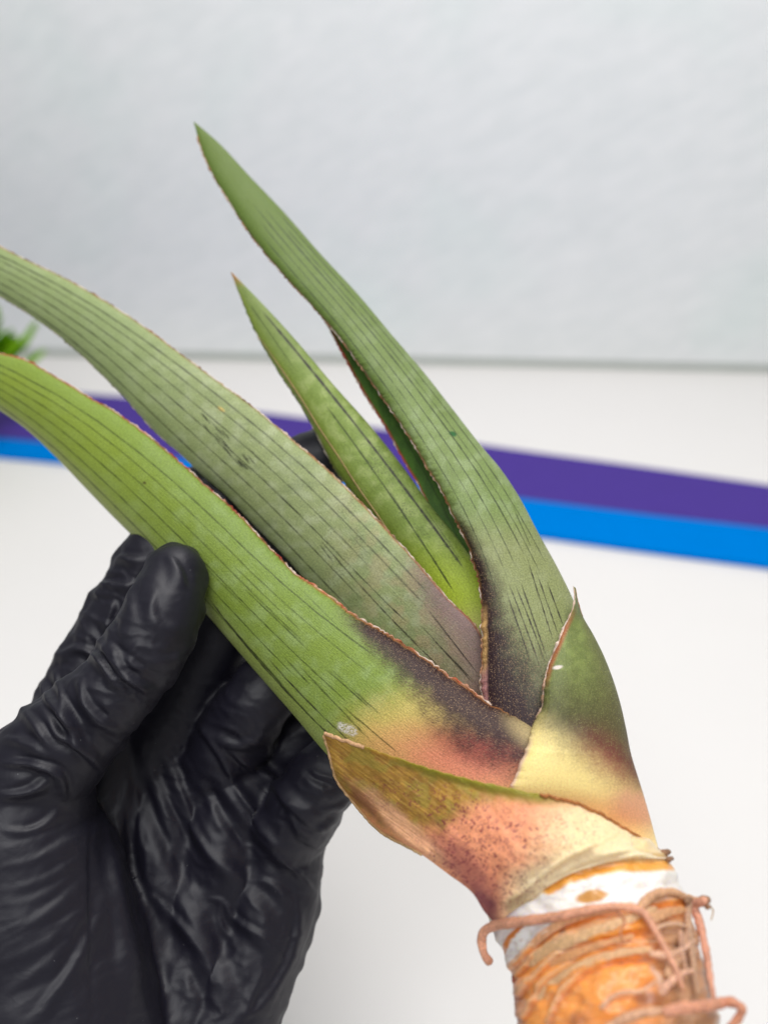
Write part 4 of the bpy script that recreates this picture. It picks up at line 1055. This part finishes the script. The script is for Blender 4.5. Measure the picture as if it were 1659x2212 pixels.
    # ball of the thumb: long shallow drapes
    for a_, pts in enumerate(([(0, 1560), (150, 1520), (300, 1440), (400, 1370)], [(0, 1660), (150, 1620), (300, 1540), (420, 1450)], [(0, 1720), (160, 1680), (330, 1580), (440, 1490)],
                [(0, 1830), (150, 1770), (300, 1660), (430, 1540)], [(0, 1960), (150, 1890), (300, 1780), (420, 1640)], [(120, 2212), (250, 2050), (350, 1900), (430, 1740), (460, 1600)],
                [(0, 1480), (120, 1450), (260, 1400), (360, 1330)], [(0, 2100), (140, 2000), (280, 1880), (380, 1750)])):
        ridge('thenar+palm+thumb', pts, (.45, .4, .35, .5, .35, 1.0, .45, .35)[a_], (10, 9, 8, 10, 12, 14, 8, 12)[a_], .4)
    ridge('thumb+thenar', [(0, 1400), (150, 1400), (230, 1340), (262, 1285)], 1.1, 9, .4)
    # thumb: crosswise creases
    th = 'thumb+thenar+index'
    ridge(th, [(470, 640), (520, 740), (600, 800), (690, 835)], 1.5, 8, .5)
    ridge(th, [(355, 565), (420, 640), (480, 740), (580, 830), (605, 905)], 1.7, 8, -.5)
    ridge(th, [(290, 625), (370, 655), (480, 770), (600, 870)], 1.5, 8, .5)
    ridge(th, [(155, 735), (190, 850), (270, 960), (330, 1065)], 1.8, 8, -.4)
    ridge(th, [(230, 735), (270, 900), (345, 1055)], 1.5, 8, .4)
    ridge(th, [(330, 760), (360, 880), (440, 960), (530, 1005)], 1.4, 9, .4)
    ridge(th, [(190, 930), (225, 1000), (330, 1065), (440, 1170)], 1.6, 8, -.4)
    ridge(th, [(0, 1120), (150, 1130), (255, 1180), (270, 1285)], 1.6, 8, .4)
    ridge(th, [(0, 1255), (120, 1240), (230, 1180)], 1.2, 9, .4)
    ridge(th, [(60, 860), (150, 960), (220, 1090)], 1.1, 9, .4)
    ridge(th, [(0, 1020), (120, 1040), (200, 1120)], .9, 10, .4)
    ridge(th, [(430, 560), (470, 650), (560, 720), (640, 790)], 1.0, 9, .4)
    ridge(th, [(700, 250), (745, 320), (765, 400)], .8, 10, .4)
    ridge(th, [(650, 390), (640, 520), (705, 570), (760, 560)], .7, 12, .3)
    ridge(th, [(480, 420), (455, 560), (480, 650)], 1.0, 9, .4)
    ridge(th, [(580, 300), (540, 420), (560, 560)], .6, 12, .4)
    ridge(th, [(620, 640), (700, 700), (790, 680)], .6, 12, .4)
    # index behind the thumb
    ridge('index', [(360, 385), (460, 375), (560, 395)], 2.2, 8, .3)
    ridge('index', [(440, 285), (520, 270), (620, 290)], 1.6, 9, .3)
    ridge('index', [(280, 430), (380, 415), (490, 430)], 2.0, 8, -.3)
    ridge('index', [(310, 440), (270, 560), (235, 700)], 1.2, 11, .3)
    ridge('index', [(190, 700), (260, 670), (340, 640)], 1.8, 8, .3)
    # ring and little finger
    ridge('ring+palm', [(900, 1000), (980, 1055), (1060, 1030), (1110, 940)], 1.2, 10, .3)
    ridge('ring', [(960, 760), (1030, 720), (1090, 700)], .9, 8, .3)
    ridge('pinky+palm', [(1265, 1155), (1330, 1195), (1410, 1220)], -1.4, 6, .3)
    ridge('pinky+palm', [(1170, 1290), (1260, 1400), (1390, 1480)], 1.6, 8, .4)
    ridge('pinky', [(1300, 1410), (1380, 1380), (1450, 1330)], 1.0, 8, .3)
    ridge('pinky', [(1330, 1330), (1420, 1310), (1480, 1280)], 1.0, 7, .3)
    # loose film: broad undulation plus crinkles across each limb
    ed = np.concatenate([q[:, [0, 1]], q[:, [1, 2]], q[:, [2, 3]], q[:, [3, 0]]])
    cnt = np.bincount(ed.ravel(), minlength=nv)
    for _ in range(2):
        acc = np.bincount(ed[:, 0], h[ed[:, 1]], nv) + np.bincount(ed[:, 1], h[ed[:, 0]], nv)
        h = .4 * h + .6 * acc / np.maximum(cnt, 1)
    h *= .95
    # crisp stretch creases: a fan out of the crook of the thumb over the palm ...
    def ridged(a, b, o=2):
        t = 0; am = 1
        for i in range(o):
            nn_ = 1 - np.abs(vnoise(a * 2 ** i + 31 * i, b * 2 ** i + 7 * i) * 2 - 1)
            t = t + am * nn_ ** 3; am *= .5
        return t
    wx, wy = 285.0, 1640.0
    ang = np.arctan2(py - wy, px - wx); rad_ = np.hypot(px - wx, py - wy)
    pmk = np.maximum(GS['palm'], GS['wrist']) * ss(30, 120, rad_) * np.clip(face * 1.5, 0, 1)
    wr_ = (fbm(px / 90, py / 90, 3) - .5)
    h += .0006 * pmk * (ridged(ang * 3.4 + wr_ * 1.0, rad_ / 300 + wr_, 1) - .5) * (.4 + 1.1 * fbm(px / 110 + 4, py / 110, 2))
    h += .00016 * pmk * (ridged(ang * 9 + wr_ * 2.2, rad_ / 140 + 5) - .5) * ss(.35, .6, fbm(px / 70 + 14, py / 70, 2))
    # ... and across thumb and fingers, densest at the joints
    for g, (tx, ty), jx, jy, jr, am in (('thumb', (.42, -.91), 270, 1470, 120, .0007), ('index', (.5, -.86), 220, 1330, 160, .0006), ('ring', (.6, -.8), 520, 1590, 110, .0005), ('pinky', (.65, -.76), 690, 1760, 110, .0006), ('middle', (.5, -.86), 400, 1560, 120, .0003)):
        al_ = px * tx + py * ty; ac_ = -px * ty + py * tx
        jm = .15 + np.exp(-((px - jx) ** 2 + (py - jy) ** 2) / jr ** 2)
        w2 = fbm(px / 40 + 3, py / 40, 2) - .5
        h += am * GS[g] * jm * (ridged(al_ / 36 + w2 * 1.0, ac_ / 110 + w2, 1) - .5) * np.clip(face + .5, 0, 1)
    # thin drapes over the ball of the thumb
    al_ = px * .55 + py * .83
    h += .0002 * GS['thenar'] * (ridged(al_ / 34 + wr_ * 1.5, (px * .83 - py * .55) / 320 + 3) - .5) * ss(.3, .6, fbm(px / 120, py / 120 + 6, 2)) * np.clip(face * 1.5, 0, 1)
    for _ in range(2):
        acc = np.bincount(ed[:, 0], h[ed[:, 1]], nv) + np.bincount(ed[:, 1], h[ed[:, 0]], nv)
        h = .48 * h + .52 * acc / np.maximum(cnt, 1)
    nz = np.array([mnoise.noise(Vector(p * 70)) for p in v])
    nz2 = np.array([mnoise.noise(Vector((p[0] * 210, p[1] * 210, p[2] * 90))) for p in v])
    h += nz * .0006 + nz2 * .00008
    edge = 1 - np.clip(np.abs(face) * 2.2, 0, 1)
    h += edge * .0014 * np.array([mnoise.noise(Vector(p * 190)) for p in v])
    v2 = v + nrm * h[:, None]
    o = mesh_np('gloved_hand', v2, q, M_GLOVE, None)
    return o
hand = hand_obj()
hand['label'] = 'hand in a wrinkled black disposable glove pinching the leaves from the left'
hand['category'] = 'hand'

# ------------------------------------------------------------------ potted plant behind, at the left edge
def potted():
    b = on_table(-90, 952)
    root = empty('potted_plant', b)
    bpy.context.view_layer.update()
    root['label'] = 'small bushy bright green potted plant cut off by the left edge'
    root['category'] = 'plant'
    prof = [(.021, 0), (.024, .002), (.029, .045), (.0305, .052), (.0305, .056), (.0275, .056), (.026, .046), (.0, .045)]
    m = 40; V = []
    for r, z in [(q[0] * 1.42, q[1] * 1.3) for q in prof]:
        for i in range(m):
            a = 2 * math.pi * i / m; V.append((b[0] + r * math.cos(a), b[1] + r * math.sin(a), b[2] + z + .0005))
    mesh_np('pot', V, grid_faces(len(prof), m, wrap=True), mat_plain('pinkish_grey_pot', (196, 186, 188), .5, .05, 90, .04), root)
    ml = mat_plain('fresh_green_leaf', (140, 190, 26), .45, .05, 60, .45)
    md = mat_plain('stalk_green', (70, 110, 30), .5, .05, 120, .2)
    # one leaflet, cupped, shared by all
    n, k = 9, 5; lv = []
    for i in range(n):
        t = i / (n - 1); wd = .0068 * math.sin(math.pi * min(1, t * .92 + .06)) ** .8
        for j in range(k):
            s = j / (k - 1) * 2 - 1
            lv.append((s * wd, t * .018, .002 * s * s + .004 * t * t))
    lm = mesh_np('leaf', lv, grid_faces(n, k), ml, root)
    mesh = lm.data
    first = True
    r = random.Random(5)
    for s in range(48):
        az = r.random() * 2 * math.pi; el = math.radians(5 + 80 * r.random()); ln = .040 + .038 * r.random()
        d = np.array([math.cos(az) * math.cos(el), math.sin(az) * math.cos(el), math.sin(el)])
        p0 = b + np.array([0, 0, .060]) + .02 * np.array([math.cos(az), math.sin(az), 0]); p1 = p0 + d * ln
        pts = np.array([p0 + (p1 - p0) * t + np.array([0, 0, -.006 * t * t]) for t in np.linspace(0, 1, 8)])
        st = tube('stalk', pts, .0011, md, root, (70, 110, 30), seg=6)
        for j in range(6):
            t = .35 + .65 * j / 5
            p = p0 + (p1 - p0) * t + np.array([0, 0, -.006 * t * t])
            if first: o = lm; first = False
            else:
                o = lm.copy(); COL.objects.link(o)
            a2 = az + (j % 2 * 2 - 1) * (.5 + .5 * r.random()) * (0.2 if j == 5 else 1)
            dv = Vector((math.cos(a2) * .8, math.sin(a2) * .8, .25 + .6 * r.random()))
            o.parent = root; o.matrix_parent_inverse = root.matrix_basis.inverted()
            o.location = p
            qd = dv.to_track_quat('Y', 'Z'); o.rotation_mode = 'QUATERNION'; o.rotation_quaternion = qd
            k_ = 1.5 + .6 * r.random(); o.scale = (k_, k_ * (.8 + .5 * r.random()), k_)
    return root
potted()
